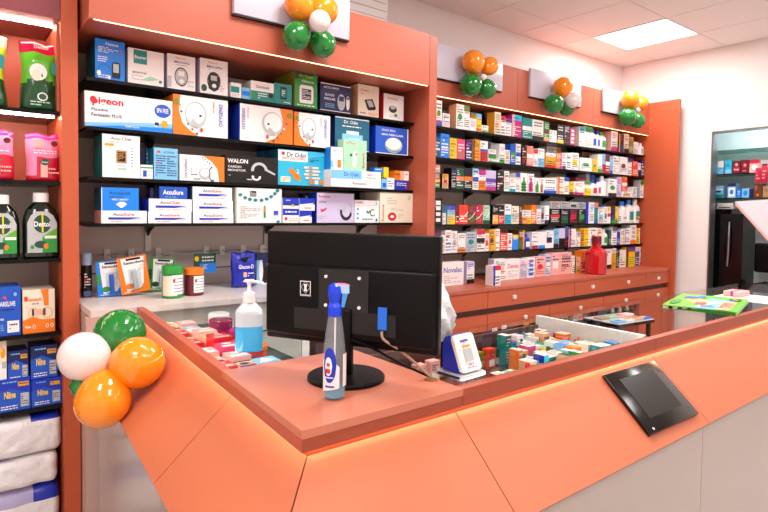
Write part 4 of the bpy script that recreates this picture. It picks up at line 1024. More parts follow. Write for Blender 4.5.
# light strips under the edge
m = MB(); slab(m, (onleft(2.06, -.009), corner(-.009)), (onleft(2.06, -.018), corner(-.018)), T0 - .004, T0 - .0004, LEDC); cbuild(m, 'light_strip')
m = MB(); slab(m, (onleft(2.06, -.0225), corner(-.0225)), (onleft(2.06, -.0245), corner(-.0245)), .975, T0 - .0002, LAME); cbuild(m, 'recess_backing')
m = MB(); slab(m, (corner(-.0225), onright(3.3, -.0225)), (corner(-.0245), onright(3.3, -.0245)), .975, T0 - .0002, LAME); cbuild(m, 'recess_backing')
m = MB(); slab(m, (corner(-.009), onright(3.3, -.009)), (corner(-.018), onright(3.3, -.018)), T0 - .004, T0 - .0004, LEDC); cbuild(m, 'light_strip')
# glass tops
IW = 1.175                       # staff side edge
GT0 = T1 - .008
m = MB(); q = [onleft(YD + .002, -.0225), onleft(2.07, -.0225), Vector((1.00, 2.07)), Vector((1.00, YD + .002))]; m.prism([(v.x, v.y) for v in q], GT0, T1, CLEAR, axis=2); cbuild(m, 'glass_top')
m = MB(); m.box(XD + .001, .785, GT0, 1.578, IW, T1, CLEAR); cbuild(m, 'glass_top')
m = MB(); m.box(1.60, .785, GT0, 3.3, IW, T1, CLEAR); cbuild(m, 'glass_top')
# metal rims of glass
m = MB(); m.box(XD + .001, .784, T1 - .0075, 1.578, .7848, T1 + .001, STEEL); cbuild(m, 'metal_rim')
m = MB(); m.box(1.582, .80, .60, 1.598, IW, T1, mat('white_end_board', '#d6d4cf', .4)); cbuild(m, 'end_board')
m = MB(); m.box(XD + .002, IW - .012, .60, 1.58, IW - .001, T1 - .03, BROWNIN); cbuild(m, 'back_board')
m = MB(); m.box(2.47, IW - .007, .60, 3.3, IW - .001, GT0 - .001, glass('frosted_pane', '#f8f2f0', .5, rough=.15)); cbuild(m, 'glass_pane')
ZS = .93; ZL = .965
m = MB(); m.box(XD + .004, .80, ZS - .008, 1.58, IW - .014, ZS, mat('case_shelf_board', '#5a3c32', .2)); cbuild(m, 'case_shelf')
m = MB(); q = [onleft(YD + .002, -.03), onleft(2.07, -.03), Vector((.80, 2.07)), Vector((.80, YD + .002))]; m.prism([(v.x, v.y) for v in q], ZL - .008, ZL, SHELFG, axis=2); cbuild(m, 'case_shelf')
m = MB(); q = [onleft(YD + .002, -.03), onleft(2.07, -.03), Vector((.98, 2.07)), Vector((.98, YD + .002))]; m.prism([(v.x, v.y) for v in q], .70, .71, WHT2, axis=2); cbuild(m, 'case_floor')
m = MB(); m.box(1.602, .80, .55, 3.3, IW - .01, .56, BROWNIN); cbuild(m, 'case_floor')
m = MB(); m.tube([(.785, .84, DT), (.785, .84, DT + .0015)], .014, mat('cable_hole', '#8a5a2a', .5), 20); o = cbuild(m, 'cable_hole')
CASEFILL = mat('added_case_fill', '#ffffff', .5, emit='#fff1e8', es=20)  # glow for hidden strips added to brighten the goods in both cases
m = MB(); m.box(XD + .01, .787, GT0 - .006, 1.57, .793, GT0 - .001, CASEFILL); cbuild(m, 'light_strip')  # added fill light under the front edge of the right case
m = MB(); slab(m, (onleft(1.16, -.024), onleft(2.06, -.024)), (onleft(1.16, -.030), onleft(2.06, -.030)), GT0 - .006, GT0 - .001, CASEFILL); cbuild(m, 'light_strip')  # same added fill light along the outer edge of the left case
# ------------------------------------------------------------------ display tablet on the slope
n_ = Vector((0, -(ZA - ZB), SB_ - SA)).normalized(); n_ = Vector((0, -(ZA - ZB) , (SB_ - SA))).normalized()
sp = Vector((0, P0.y - SA, ZA))
c4 = [atplane(*s, sp, n_) for s in ((603.5, 377), (655, 361.5), (692.5, 416.5), (645.5, 437.5))]
cen = sum(c4, Vector()) / 4; u_ = ((c4[1] - c4[0]) + (c4[2] - c4[3])).normalized(); v_ = n_.cross(u_)
wt = ((c4[1] - c4[0]).length + (c4[2] - c4[3]).length) / 2; ht = ((c4[0] - c4[3]).length + (c4[1] - c4[2]).length) / 2
print('tablet', wt, ht, n_)
t = thing('display_tablet', 'black customer display tablet mounted askew on the sloping counter front', 'tablet', cen + n_ * .0008)
Rm = Matrix((u_, v_, n_)).transposed().to_3x3(); t.rotation_euler = Rm.to_euler()
m = MB(); m.rbox(-wt / 2, -ht / 2, 0, wt / 2, ht / 2, .010, BLACKG, .002, 2); m.build('bezel', t)
m = MB(); m.box(-wt * .33, -ht * .3, .0101, wt * .33, ht * .36, .0106, mat('dark_screen', '#121314', .25)); m.build('screen', t)
m = MB(); m.tube([(-wt * .4, -ht * .44, .0101), (-wt * .4, -ht * .44, .0112)], .003, WHITEP, 10); m.tube([(wt * .42, -ht * .36, .0101), (wt * .42, -ht * .36, .0112)], .0018, STEEL, 10); m.build('button', t)
# ------------------------------------------------------------------ monitor
ML, MR = Vector((.558, 1.1346)), Vector((.7515, .7853)); mdir = (MR - ML).normalized(); ma = math.atan2(mdir.y, mdir.x); mc = (ML + MR) / 2; mw = (MR - ML).length
z0_, z1_ = 1.1165, 1.352
bs = at(345, 372, 2, DT)
t = thing('computer_monitor', 'black computer monitor seen from behind on the coral desk', 'monitor', (mc.x, mc.y, DT + .0006), ma)
H0, H1 = z0_ - DT, z1_ - DT
m = MB(); m.rbox(-mw / 2, 0, H0, mw / 2, .022, H1, BLACKP, .004, 2); m.build('rear_shell', t)
m = MB(); m.rbox(-mw / 2 + .004, -.012, H0 + .012, mw / 2 - .004, .004, H0 + .165, BLACKP, .008, 3); m.build('rear_bulge', t)
m = MB(); m.box(-.06, -.0135, H0 + .075, .055, -.012, H0 + .16, BLACKG)
m.build('mount_plate', t)
m = MB()
for a in (-.042, .035):
    for b in (.085, .145): m.tube([(a, -.0136, H0 + b), (a, -.0165, H0 + b)], .0035, WHITEP, 10)
m.build('mount_screw', t)
m = MB(); m.box(-.12, -.0132, H0 + .03, .115, -.0118, H0 + .075, DARKM); m.build('port_recess', t)
m = MB(); m.frame((-.105, -.0127, H0 + .1), (.026, 0, 0), (0, 0, .034)); m.ring(.5, .55, .45, .4, .12, 'silver', 0, 360, 4); m.pr(.0, .0, 1, .1, 'silver'); m.poly([(.35, .3), (.65, .3), (.6, .5), (.65, .75), (.35, .75), (.4, .5)], 'white'); m.pr(0, .12, .06, .95, 'white'); m.pr(.94, .12, 1, .95, 'white'); m.pr(0, .9, 1, .95, 'white'); m.build('info_sticker', t)
m = MB(); m.rbox(-.018, -.02, 0.006, .018, .0, H0 + .08, BLACKP, .004, 2); m.build('stand_neck', t)
m = MB(); br = .080; m.lathe([(0, .0), (br, 0), (br, .006), (br * .97, .009), (0, .011)], BLACKP, c=(.006, -.012, 0), n=40); m.build('stand_base', t)
m = MB(); m.box(.078, -.017, H0 + .045, .097, -.0135, H0 + .09, mat('blue_connector', '#1e6fe0', .3)); m.build('video_connector', t)
mt = t; Mw = Matrix.Translation((mc.x, mc.y, DT)) @ Matrix.Rotation(ma, 4, 'Z')
def cable(pts, r, mm, name, lab):
    P = [Vector(p) for p in pts]; out = []
    for i in range(len(P) - 1):
        p0, p1, p2, p3 = P[max(i - 1, 0)], P[i], P[i + 1], P[min(i + 2, len(P) - 1)]
        for k in range(8):
            s = k / 8; out.append(.5 * ((2 * p1) + (p2 - p0) * s + (2 * p0 - 5 * p1 + 4 * p2 - p3) * s * s + (3 * p1 - p0 - 3 * p2 + p3) * s ** 3))
    out.append(P[-1]); m = MB(); m.tube(out, r, mm, 8); return tag(m.build(name), lab, 'cable')
hole = Vector((.785, .84, DT + .006))
c0 = Mw @ Vector((.0875, -.0185, H0 + .043)); 
cable([c0, c0 + Vector((.003, -.003, -.016)), c0 * .7 + hole * .3 + Vector((0, -.003, -.006)), c0 * .35 + hole * .65 + Vector((0, -.002, -.002)), hole], .0028, mat('beige_cable', '#b59a80', .5), 'video_cable', 'pale video cable hanging from the blue monitor plug into desk hole')
c1 = Mw @ Vector((-.0, -.026, H0 + .05))
c1 = Mw @ Vector((.02, -.022, H0 + .02))
cable([c1, c1 * .75 + hole * .25 + Vector((0, 0, .004)), c1 * .4 + hole * .6 + Vector((0, .002, .0)), hole + Vector((-.012, .008, .006)), hole + Vector((.003, .003, 0))], .0026, BLACKP, 'power_cable', 'black power cable from monitor stand to the desk hole')
# ------------------------------------------------------------------ spray bottle
p = at(334, 398, 2, DT); t = thing('spray_bottle', 'clear glass cleaner spray bottle with bright blue trigger on the desk', 'bottle', (p.x, p.y, DT + .0003), math.radians(-38))
H = 1.266 - DT; r = .0195
PB = mat('clear_bottle_plastic', '#dfeaf4', .04, alpha=.15, coat=.6)
m = MB(); m.lathe([(r * .8, .0006), (r * 1.05, .004), (r * 1.08, .02), (r * 1.1, H * .3), (r * 1.02, H * .45), (r * .8, H * .62), (r * .62, H * .72)], PB, n=28); m.build('bottle_body', t)
m = MB(); m.lathe([(r * .7, .0016), (r * .98, .006), (r * 1.0, .022), (0, .022)], mat('blue_liquid', '#5bbfe0', .1, trans=.5), n=24); m.build('liquid', t)
m = MB(); m.lathe([(r * .55, H * .71), (r * .66, H * .72), (r * .66, H * .8), (r * .5, H * .83), (r * .55, H * .86), (r * .7, H * .92), (r * .6, H * .975), (r * .2, H), (0, H)], mat('bright_blue_plastic', '#0f3fe0', .25), n=24); m.build('spray_head', t)
m = MB(); m.box(0, -.006, H * .915, .026, .006, H * .985, mat('pale_blue_plastic', '#a8cdf0', .3)); m.build('nozzle', t)
m = MB(); m.hexa([(.006, -.006, H * .985), (.024, -.006, H * .987), (.024, .006, H * .987), (.006, .006, H * .985), (.002, -.005, H * .999), (.018, -.004, H * .997), (.018, .004, H * .997), (.002, .005, H * .999)], mat('pink_plastic', '#e878a8', .3)); m.build('spray_cap', t)
m = MB(); m.hexa([(.012, -.004, H * .8), (.017, -.004, H * .79), (.017, .004, H * .79), (.012, .004, H * .8), (.014, -.005, H * .92), (.024, -.005, H * .92), (.024, .005, H * .92), (.014, .005, H * .92)], mat('sky_trigger', '#4a9be8', .3)); m.build('trigger', t)
m = MB(); m.tube([(0, 0, .01), (.001, 0, H * .72)], .0016, WHITEP, 8); m.build('dip_tube', t)
def curved(m, r0, a0, a1, z0, z1, mm, n=10, nz=1, shape=None):
    for k in range(n):
        A, B = math.radians(a0 + (a1 - a0) * k / n), math.radians(a0 + (a1 - a0) * (k + 1) / n)
        sa = shape(k / n) if shape else (0, 1); sb = shape((k + 1) / n) if shape else (0, 1)
        V = [(r0 * math.cos(A), r0 * math.sin(A), z0 + (z1 - z0) * sa[0]), (r0 * math.cos(B), r0 * math.sin(B), z0 + (z1 - z0) * sb[0]), (r0 * math.cos(B), r0 * math.sin(B), z0 + (z1 - z0) * sb[1]), (r0 * math.cos(A), r0 * math.sin(A), z0 + (z1 - z0) * sa[1])]
        m.add(V, [(0, 1, 2, 3)], mm, True)
ovl = lambda s: (.5 - .5 * math.sqrt(max(0, 1 - (2 * s - 1) ** 2)), .5 + .5 * math.sqrt(max(0, 1 - (2 * s - 1) ** 2)))
m = MB(); curved(m, r * 1.14, -150, -60, H * .08, H * .42, cm('white'), 12, shape=lambda s: (.0 + .1 * s, .95 - .5 * abs(s - .35)))
curved(m, r * 1.16, -142, -75, H * .16, H * .46, cm('royal'), 12, shape=ovl); curved(m, r * 1.175, -132, -95, H * .22, H * .38, cm('white'), 10, shape=ovl); curved(m, r * 1.185, -128, -104, H * .24, H * .28, cm('red'), 4); curved(m, r * 1.185, -122, -106, H * .3, H * .33, cm('red'), 4)
curved(m, r * 1.18, -130, -85, H * .12, H * .135, cm('royal'), 4); curved(m, r * 1.18, -138, -90, H * .2, H * .21, cm('white'), 4); m.build('label_sticker', t)
m = MB(); curved(m, r * 1.13, -40, 10, H * .12, H * .4, cm('white'), 8); m.build('rear_label', t)
# ------------------------------------------------------------------ pump bottle
p = at(249, 350, 2, T1); t = thing('pump_bottle', 'frosted pump bottle of sky blue liquid on the left glass top', 'bottle', (p.x, p.y, T1 + .0003), math.radians(-25))
a = .0335; z_s = 1.150 - T1
FR = mat('frosted_plastic', '#dfe9f2', .25, trans=.25); LQ = mat('sky_liquid', '#45b8ee', .12, trans=.12)
m = MB(); hL = z_s * .62
m.lathe([(a * .9, 0), (a, .003), (a, hL)], LQ, n=28, power=5, sy=.78); m.build('liquid_body', t)
m = MB(); m.lathe([(a, hL + .0002), (a, z_s * .93), (a * .93, z_s * 1.0), (a * .5, z_s * 1.17), (a * .42, z_s * 1.2), (a * .42, z_s * 1.22)], FR, n=28, power=4, sy=.78); m.build('upper_body', t)
m = MB(); m.lathe([(a * .46, z_s * 1.2), (a * .46, z_s * 1.42), (a * .3, z_s * 1.46), (a * .16, z_s * 1.47), (a * .13, z_s * 1.6), (a * .22, z_s * 1.72), (a * .2, z_s * 1.75), (0, z_s * 1.75)], WHITEP, n=24); m.build('pump_cap', t)
m = MB(); m.tube([(0, 0, z_s * 1.7), (.018, -.002, z_s * 1.7), (.034, -.004, z_s * 1.66)], .0038, WHITEP, 10); m.rbox(-.012, -.008, z_s * 1.69, .012, .008, z_s * 1.76, WHITEP, .003, 2); m.build('pump_spout', t)
m = MB(); m.frame((-a * 1.003, a * .5, z_s * .18), (0, -a * 1.0, 0), (0, 0, z_s * .68)); m.pr(0, 0, 1, 1, 'white'); m.pr(0, 0, 1, .68, 'sky'); m.lines(.1, .05, .9, .6, 7, 'navy'); m.pr(.1, .68, .9, .74, 'gold'); m.lines(.1, .8, .9, .95, 2, 'charcoal'); m.build('label_sticker', t)
# ------------------------------------------------------------------ sound box and tray
p = at(462, 378, 2, T1)
t = thing('payment_speaker', 'blue and white payment speaker with slanted face on the glass counter', 'speaker', (p.x + .018, p.y - .006, T1 + .0115), math.radians(4))
t.scale = (.86, .86, .86)
BL = mat('speaker_blue', '#0d36c8', .3); w2 = .038; LEAN = math.radians(22)
m = MB(); m.prism([(0.002, .001), (.060, .001), (.060, .070), (.052, .083), (.040, .088), (.034, .086)], -w2 + .003, w2 - .003, BL, axis=0); m.build('rear_housing', t)
m = MB(); m.prism([(0.0605, .004), (.070, .004), (.068, .066), (.0605, .070)], -w2 + .006, w2 - .006, BLACKP, axis=0); m.build('rear_cover', t)
fr = Matrix.Rotation(-LEAN, 4, 'X'); m = MB(); hF = .094; rr = .012
pts = []
for (cx_, cz_, a0_) in ((w2 - rr, rr, -90), (w2 - rr, hF - rr, 0), (-w2 + rr, hF - rr, 90), (-w2 + rr, rr, 180)):
    for k in range(6): q_ = math.radians(a0_ + 18 * k); pts.append((cx_ + rr * math.cos(q_), cz_ + rr * math.sin(q_)))
m.prism(pts, -.009, -.0005, WHITEP, axis=1)
m.frame((-w2, -.0093, 0), (2 * w2, 0, 0), (0, 0, hF)); m.tx('paytm', .28, .76, .66, .86, 'royal', .04); m.pr(.3, .64, .68, .69, 'gold'); m.tx('All in one', .32, .7, .66, .735, 'grey'); m.tx('10.2', .38, .16, .66, .22, 'slate'); m.lines(.3, .09, .75, .13, 1, 'navy'); m.el(.12, .6, .03, .02, 'grey', 10); m.el(.85, .14, .025, .02, 'grey', 10); m.pr(.3, .28, .7, .6, 'silver')
m.v = [tuple(fr @ Vector(v)) for v in m.v]; m.build('front_face', t)
q0 = at(440, 371, 2, T1)
t = thing('cradle_tray', 'grey cradle tray with dark blue strip under the payment speaker', 'tray', (p.x + .018, p.y - .006, T1 + .0004), math.radians(4))
t.scale = (.86, .86, .95)
m = MB(); m.rbox(-.046, -.014, 0, .046, .074, .0105, mat('grey_tray', '#b9bdc0', .3), .003, 2); m.build('tray_base', t)
m = MB(); m.box(-.0466, -.006, .002, -.0463, .065, .0085, mat('dark_blue_strip', '#1c3f66', .2)); m.build('strip', t)
# ------------------------------------------------------------------ white plastic bag behind the monitor
PL = mat('white_film_bag', '#e6e8ea', .25, coat=.3, bump=.5, bscale=40)
b0 = at(437, 350, 1, 1.40); print('bag', b0)
m = MB(); rnd = random.Random(4)
prof = []
for k in range(13):
    v = k / 12; prof.append((.075 * (math.sin(math.pi * min(1, .12 + v * .86)) ** .6) * (1 - .45 * v), .21 * v))
n = 26
V = []
for j, (rr_, z_) in enumerate(prof):
    for k in range(n):
        a_ = 2 * math.pi * k / n; q = rr_ * (1 + .12 * math.sin(5 * a_ + j) + .08 * math.sin(11 * a_ - 2 * j) + .05 * rnd.uniform(-1, 1)); V.append((q * math.cos(a_), q * .8 * math.sin(a_), z_))
for j in range(len(prof) - 1): m._q(V, j, n, PL)
m.add(V[:n], [tuple(range(n - 1, -1, -1))], PL); m.add(V[-n:], [tuple(range(n))], PL)
o = m.build('plastic_bag', loc=(b0.x, b0.y, .952)); tag(o, 'crumpled white plastic bag behind the right edge of monitor', 'bag')
tagm('stool', lambda m: (m.lathe([(.09, .93), (.09, .95), (0, .95)], BLACKP, c=(b0.x, b0.y, 0), n=24), m.tube([(b0.x, b0.y, .02), (b0.x, b0.y, .93)], .025, STEEL, 12), m.lathe([(.12, 0.0), (.12, .015), (.02, .03)], BLACKP, c=(b0.x, b0.y, 0), n=24)), 'round black stool in the staff aisle under the plastic bag', 'stool')
# ------------------------------------------------------------------ book on glass
bk = [at(*s, 2, T1 + .014) for s in ((665, 301), (681, 289), (750, 300), (736, 314))]
wb, hb, ang = .24, .383, math.radians(-76.2); bk[0] = Vector((2.109, .999, 0))
print('book', wb, hb, math.degrees(ang), [tuple(round(c, 3) for c in b) for b in bk])
t = thing('activity_book', 'thick bright green illustrated book lying on the right glass top', 'book', (bk[0].x, bk[0].y, T1 + .0004), ang)
GB = mat('bright_green_cover', '#6ad01a', .3)
LIMEG = cm('#6ad01a')
m = MB(); m.box(0, 0, 0, wb, hb, .0015, GB); m.box(0, 0, .0125, wb, hb, .014, GB); m.build('cover', t)
m = MB(); m.box(.002, .004, .0016, wb - .003, hb - .003, .0124, mat('book_page_edges', '#d8d8d0', .6)); m.build('pages', t)
m = MB(); m.frame((0, 0, .0141), (wb, 0, 0), (0, hb, 0))
m.poly([(.42, .0), (.86, .0), (.86, .7), (.5, .8)], 'sky'); m.el(.3, .6, .12, .2, 'yellow', 7); m.el(.22, .7, .12, .12, 'royal', 6); m.el(.42, .45, .14, .18, 'peach', 7); m.poly([(.5, .1), (.7, .55), (.62, .6), (.44, .2)], 'white'); m.el(.46, .3, .1, .12, 'scarlet', 5); m.pr(.72, .0, .9, .6, 'peach'); m.el(.84, .8, .09, .1, 'black', 8); m.el(.84, .8, .05, .06, 'gold', 8); m.el(.1, .3, .07, .2, 'green', 9); m.lines(.74, .1, .88, .5, 5, 'brown'); m.lines(.5, .08, .68, .2, 2, 'navy'); m.el(.36, .78, .07, .1, 'azure', 6)
m.build('cover_print', t)
m = MB(); m.frame((0, 0, 0), (wb, 0, 0), (0, 0, .0125)); 
for k in range(5): m.el(.12 + k * .13, .5, .035, .42, 'forest' if k % 2 else 'black', 12)
m.poly([(.08, .05), (.98, .1), (.98, .9), (.6, .95)], '#1d7a1a'); m.build('spine_print', t)
# sheets and pink item right of it
tagm('paper_sheet', lambda m: m.box(2.56, .79, T1 + .0004, 2.80, 1.02, T1 + .002, WHITEP), 'white paper sheet on glass just right of the green book', 'paper')
t = thing('gift_box', 'small pink box at the right photo edge on the glass top', 'box', (2.66, .93, T1 + .0024))
m = MB(); m.rbox(0, 0, 0, .1, .07, .022, cm('rose'), .004, 2); m.build('box_body', t)
m = MB(); m.box(-.001, .03, .001, .101, .04, .0225, cm('magenta')); m.build('ribbon', t)
# ------------------------------------------------------------------ balloons
def bal_mat(c): return mat('balloon_' + c, {'orange': '#f88f10', 'green': '#117a2a', 'white': '#efdfdc'}[c], .14, coat=.5)
def balloon(c, ctr, r, tilt, lab, grp, asp=1.1):
    t = thing('balloon', lab, 'balloon', ctr, group=grp)
    d = Vector(tilt).normalized()          # direction from centre towards the knot
    rot = (-d).to_track_quat('Z', 'Y').to_matrix()
    P = []
    for k in range(19):
        th = math.pi * k / 18; z_ = -math.cos(th); rad = math.sin(th) * (1 + .0 * z_)
        if z_ < 0: z_ *= asp; rad *= (1 - .06 * abs(z_))
        P.append((rad * r, z_ * r))
    P[0] = (0.02 * r, P[0][1]);
    m = MB(); m.lathe([(p_[0], p_[1]) for p_ in P[1:-1]] + [(0, P[-1][1])], bal_mat(c), n=32, rot=rot); m.build('skin', t)
    m = MB(); zb_ = -asp * r * .985
    m.lathe([(.0, zb_ + .02 * r), (.09 * r, zb_ + .01 * r), (.05 * r, zb_ - .07 * r), (.05 * r, zb_ - .09 * r), (.12 * r, zb_ - .14 * r), (.02 * r, zb_ - .13 * r)], bal_mat(c), n=12, rot=rot); m.build('knot', t)
    return t
def cluster(items, ctr_px, Y, grp, names):
    C0 = at(*ctr_px, 1, Y)
    for (c, x0, x1, y0, y1, dy), nm in zip(items, names):
        px_, py_ = (x0 + x1) / 2, (y0 + y1) / 2; p_ = at(px_, py_, 1, Y + dy)
        dist = (p_ - EYE).dot(-Vector((RM[0][2], RM[1][2], RM[2][2]))); r_ = ((x1 - x0) + (y1 - y0)) / 4 / F_PX * dist * .97
        d = C0 - p_; d = d if d.length > .01 else Vector((0, 0, -1))
        balloon(c, p_, r_, d, nm, grp)
G = 'balloons on the device rack fascia'
cluster([('orange', 285, 313, -12, 21, 0), ('orange', 309, 337.5, -6, 27, 0), ('white', 309, 330.5, 9.5, 33, -.075), ('green', 282, 311, 21, 51, .0), ('green', 309, 336.5, 30.5, 58, .03)], (312, 24), 2.025, G,
  ['left orange balloon on the device rack fascia, cut by photo top', 'right orange balloon on the device rack fascia behind white balloon', 'white balloon in the middle of the device rack fascia cluster', 'left green balloon hanging on the device rack fascia', 'right green balloon hanging on the device rack fascia'])
def names4(w_): return ['left orange balloon of the cluster on the %s sign' % w_, 'right orange balloon of the cluster on the %s sign' % w_, 'tiny white balloon of the cluster on the %s sign' % w_, 'left green balloon of the cluster on the %s sign' % w_, 'right green balloon of the cluster on the %s sign' % w_]
cluster([('orange', 462, 484, 49, 74.5, 0), ('orange', 481.5, 497, 55, 77.5, .01), ('white', 480, 486.5, 73.6, 80.5, -.035), ('green', 459, 482, 73, 97, .01), ('green', 477, 496, 78, 100, .03)], (480, 76), 2.69, 'balloons on left long rack fascia', names4('left long rack'))
cluster([('orange', 553, 572.7, 76.5, 97, 0), ('white', 565, 581.5, 92, 108, -.06), ('green', 543.5, 564, 93.7, 113.5, .01), ('green', 558, 575, 101, 116, .03)], (563, 97), 2.69, 'balloons on middle long rack fascia',
  ['orange balloon of the cluster on the middle long rack sign', 'white balloon of the cluster on the middle long rack sign', 'left green balloon of the cluster on the middle long rack sign', 'lower right green balloon, middle long rack sign'])
cluster([('orange', 620.8, 639.3, 90, 109, 0), ('orange', 634, 647.5, 95.5, 111.5, .02), ('white', 635, 640.3, 107.3, 112.6, -.04), ('green', 618, 636.7, 108, 126, .01), ('green', 630, 645, 112.7, 129, .03)], (634, 109), 2.69, 'balloons on right long rack fascia', names4('right long rack'))
# cluster at the left counter arm
nl = Vector((n0.x * (ZA - ZB), n0.y * (ZA - ZB), SB_ - SA)).normalized(); pl = Vector((*onleft(1.5, SA), ZA))
def cb(c, x0, x1, y0, y1, gap, lab, ctr):
    px_, py_ = (x0 + x1) / 2, (y0 + y1) / 2; rp = ((x1 - x0) + (y1 - y0)) / 4
    d = RM @ Vector(((px_ - CX) / F_PX, -(py_ - CY) / F_PX, -1))
    # centre such that its distance to the sloping front equals radius + gap
    t_ = .3; best = None
    while t_ < 4:
        p_ = EYE + d * t_; r_ = rp / F_PX * t_
        if (p_ - pl).dot(nl) - r_ - gap < 0 or (p_.z < .85 and (p_ - Vector((*onleft(1.5, .13), 0))).dot(Vector((*n0, 0))) - r_ - gap < 0): break
        t_ += .005
    p_ = EYE + d * t_; print('counter balloon', lab[:20], [round(q, 3) for q in p_], round(r_, 3))
    balloon(c, p_, r_, ctr - p_ if ctr is not None else (0, 0, -1), lab, 'balloons tied at the left counter arm'); return p_
po = cb('orange', 110.5, 164.4, 338, 387.5, .004, 'round orange balloon against the left counter front', Vector((.25, 1.75, .93)))
c5 = Vector((po.x - .07, po.y + .02, po.z - .01))
def cbY(c, x0, x1, y0, y1, Yd, lab, asp=1.1):
    px_, py_ = (x0 + x1) / 2, (y0 + y1) / 2; p_ = at(px_, py_, 1, Yd); dist = (p_ - EYE).dot(-Vector((RM[0][2], RM[1][2], RM[2][2]))); r_ = ((x1 - x0) + (y1 - y0)) / 4 / F_PX * dist
    print('bal', lab[:18], [round(q, 3) for q in p_], round(r_, 3)); balloon(c, p_, r_ * .98, c5 - p_, lab, 'balloons tied at the left counter arm', asp)
cbY('green', 94, 146, 309.6, 359, po.y + .13, 'large green balloon uppermost by the left counter arm')
cbY('white', 60, 108, 331, 381.5, po.y + .06, 'large white balloon hanging before the coral divider panel')
cbY('orange', 77, 129, 373, 429, po.y + .0, 'deep orange balloon lowest of the counter cluster', 1.2)
cbY('green', 71, 97, 372, 398, po.y + .06, 'dark green balloon peeking below the white balloon')
# ------------------------------------------------------------------ things on the wood side counter
WZ = 1.05
def can():
    x, yb_ = 86.5, 297; p_ = at(x + 4, yb_, 2, WZ); p_.y = max(p_.y, 2.30); r_ = .019; H_ = pxz(86.5, 253, p_.y) - WZ; X = pxx(86.5, 280, p_.y)
    t = thing('spray_can', 'dark spray can with pale blue cap at the coral divider panel', 'can', (max(X, XP1 + .004 + r_), p_.y, WZ + .0004))
    m = MB(); m.lathe([(r_ * .95, 0), (r_, .003), (r_, H_ * .72), (r_ * .85, H_ * .76)], cm('black'), n=24, mf=lambda i: cm('black') if i != 0 else STEEL); m.frame((-r_ * .7, -r_ * 1.02, 0), (r_ * 1.4, 0, 0), (0, 0, H_ * .7)); m.pr(0, .05, 1, .22, 'slate'); m.lines(.1, .3, .9, .8, 6, 'white'); m.pr(.1, .55, .5, .62, 'crimson'); m.build('can_body', t)
    m = MB(); m.lathe([(r_ * .97, H_ * .73), (r_ * .97, H_ * .97), (r_ * .8, H_), (0, H_)], mat('pale_blue_cap', '#a3bfe0', .3), n=24); m.build('cap', t)
can()
def hook(x, Y0=BK1 - .009, z_=1.2, length=.12, lab='', tagtxt=True):
    t = thing('display_hook', lab, 'hook', (x, Y0, z_), group='steel display hooks on the slat rail')
    m = MB(); m.tube([(0, 0, 0), (0, -length * .7, -.004), (0, -length, .004)], .0022, STEEL, 8); m.build('prong', t)
    m = MB(); m.box(-.012, -.006, -.022, .012, -.0005, .022, WHITEP); m.build('clip', t)
    return t
def blister(x0, x1, yt, yb_, Y, main, fn, lab, rz=0, tilt=0):
    X0, X1 = pxx(x0, (yt + yb_) / 2, Y), pxx(x1, (yt + yb_) / 2, Y); z0 = pxz(x0, yb_, Y); z1 = pxz(x0, yt, Y); z0 = max(z0, WZ + .001)
    w_, h = X1 - X0, z1 - z0
    t = thing('blister_pack', lab, 'blister pack', (X0, Y, z0), rz, group='hanging blister packs under the device shelves')
    m = MB(); m.box(0, 0, 0, w_, .003, h, cm(main)); m.frame((0, 0, 0), (w_, 0, 0), (0, 0, h)); fn(m); o1 = m.build('card', t)
    m = MB(); m.rbox(w_ * .3, -.016, h * .08, w_ * .72, -.0018, h * .68, glass('blister_plastic', '#f4f8fa', .7), .006, 2); m.build('blister', t)
    m = MB(); m.rbox(w_ * .42, -.012, h * .1, w_ * .58, -.003, h * .62, cm('blue') if main == 'azure' else cm('grey'), .003, 2); m.build('toothbrush_handle', t)
    t.rotation_euler = (0, tilt, rz)
def f_gum(c, c2):
    def f(m): m.poly([(.12, .97), (.92, .97), (.78, .12), (.2, .08)], 'white'); m.pr(.3, .9, .8, .96, 'black'); m.tx('Sensodent', .2, .8, .9, .88, 'black', .03); m.poly([(.6, 0), (1, 0), (1, .5)], c); m.pr(.0, .35, .12, .65, c2); m.el(.3, .2, .16, .08, c2, 9); m.lines(.1, .02, .6, .08, 1, 'white'); m.lines(.72, .6, .95, .76, 3, 'grey')
    return f
blister(98, 126, 262, 297.5, 2.37, 'azure', f_gum('azure', 'green'), 'blue and white toothbrush blister pack, leftmost hanging pack', tilt=-.06)
blister(122, 151, 258.5, 295.5, 2.345, 'orange', f_gum('orange', 'orange'), 'orange and white blister pack hanging before the green pack', tilt=-.14)
blister(147, 172, 257.5, 290.5, 2.40, 'green', f_gum('green', 'forest'), 'green and white blister pack behind the green lidded jar', tilt=.1)
for i, (px_, lab) in enumerate(((107, 'steel display hook above the blue blister pack'), (131, 'steel display hook above the orange blister pack'), (158, 'steel display hook above the green blister pack'), (206, 'steel display hook above the dark green sachet'), (222, 'empty steel display hook left of the blue pouch'), (243, 'steel display hook above the blue pouch'), (262, 'steel display hook beside the monitor top corner'))):
    hook(pxx(px_, 253, BK1 - .01), lab=lab, length=.18 if i != 4 else .16)
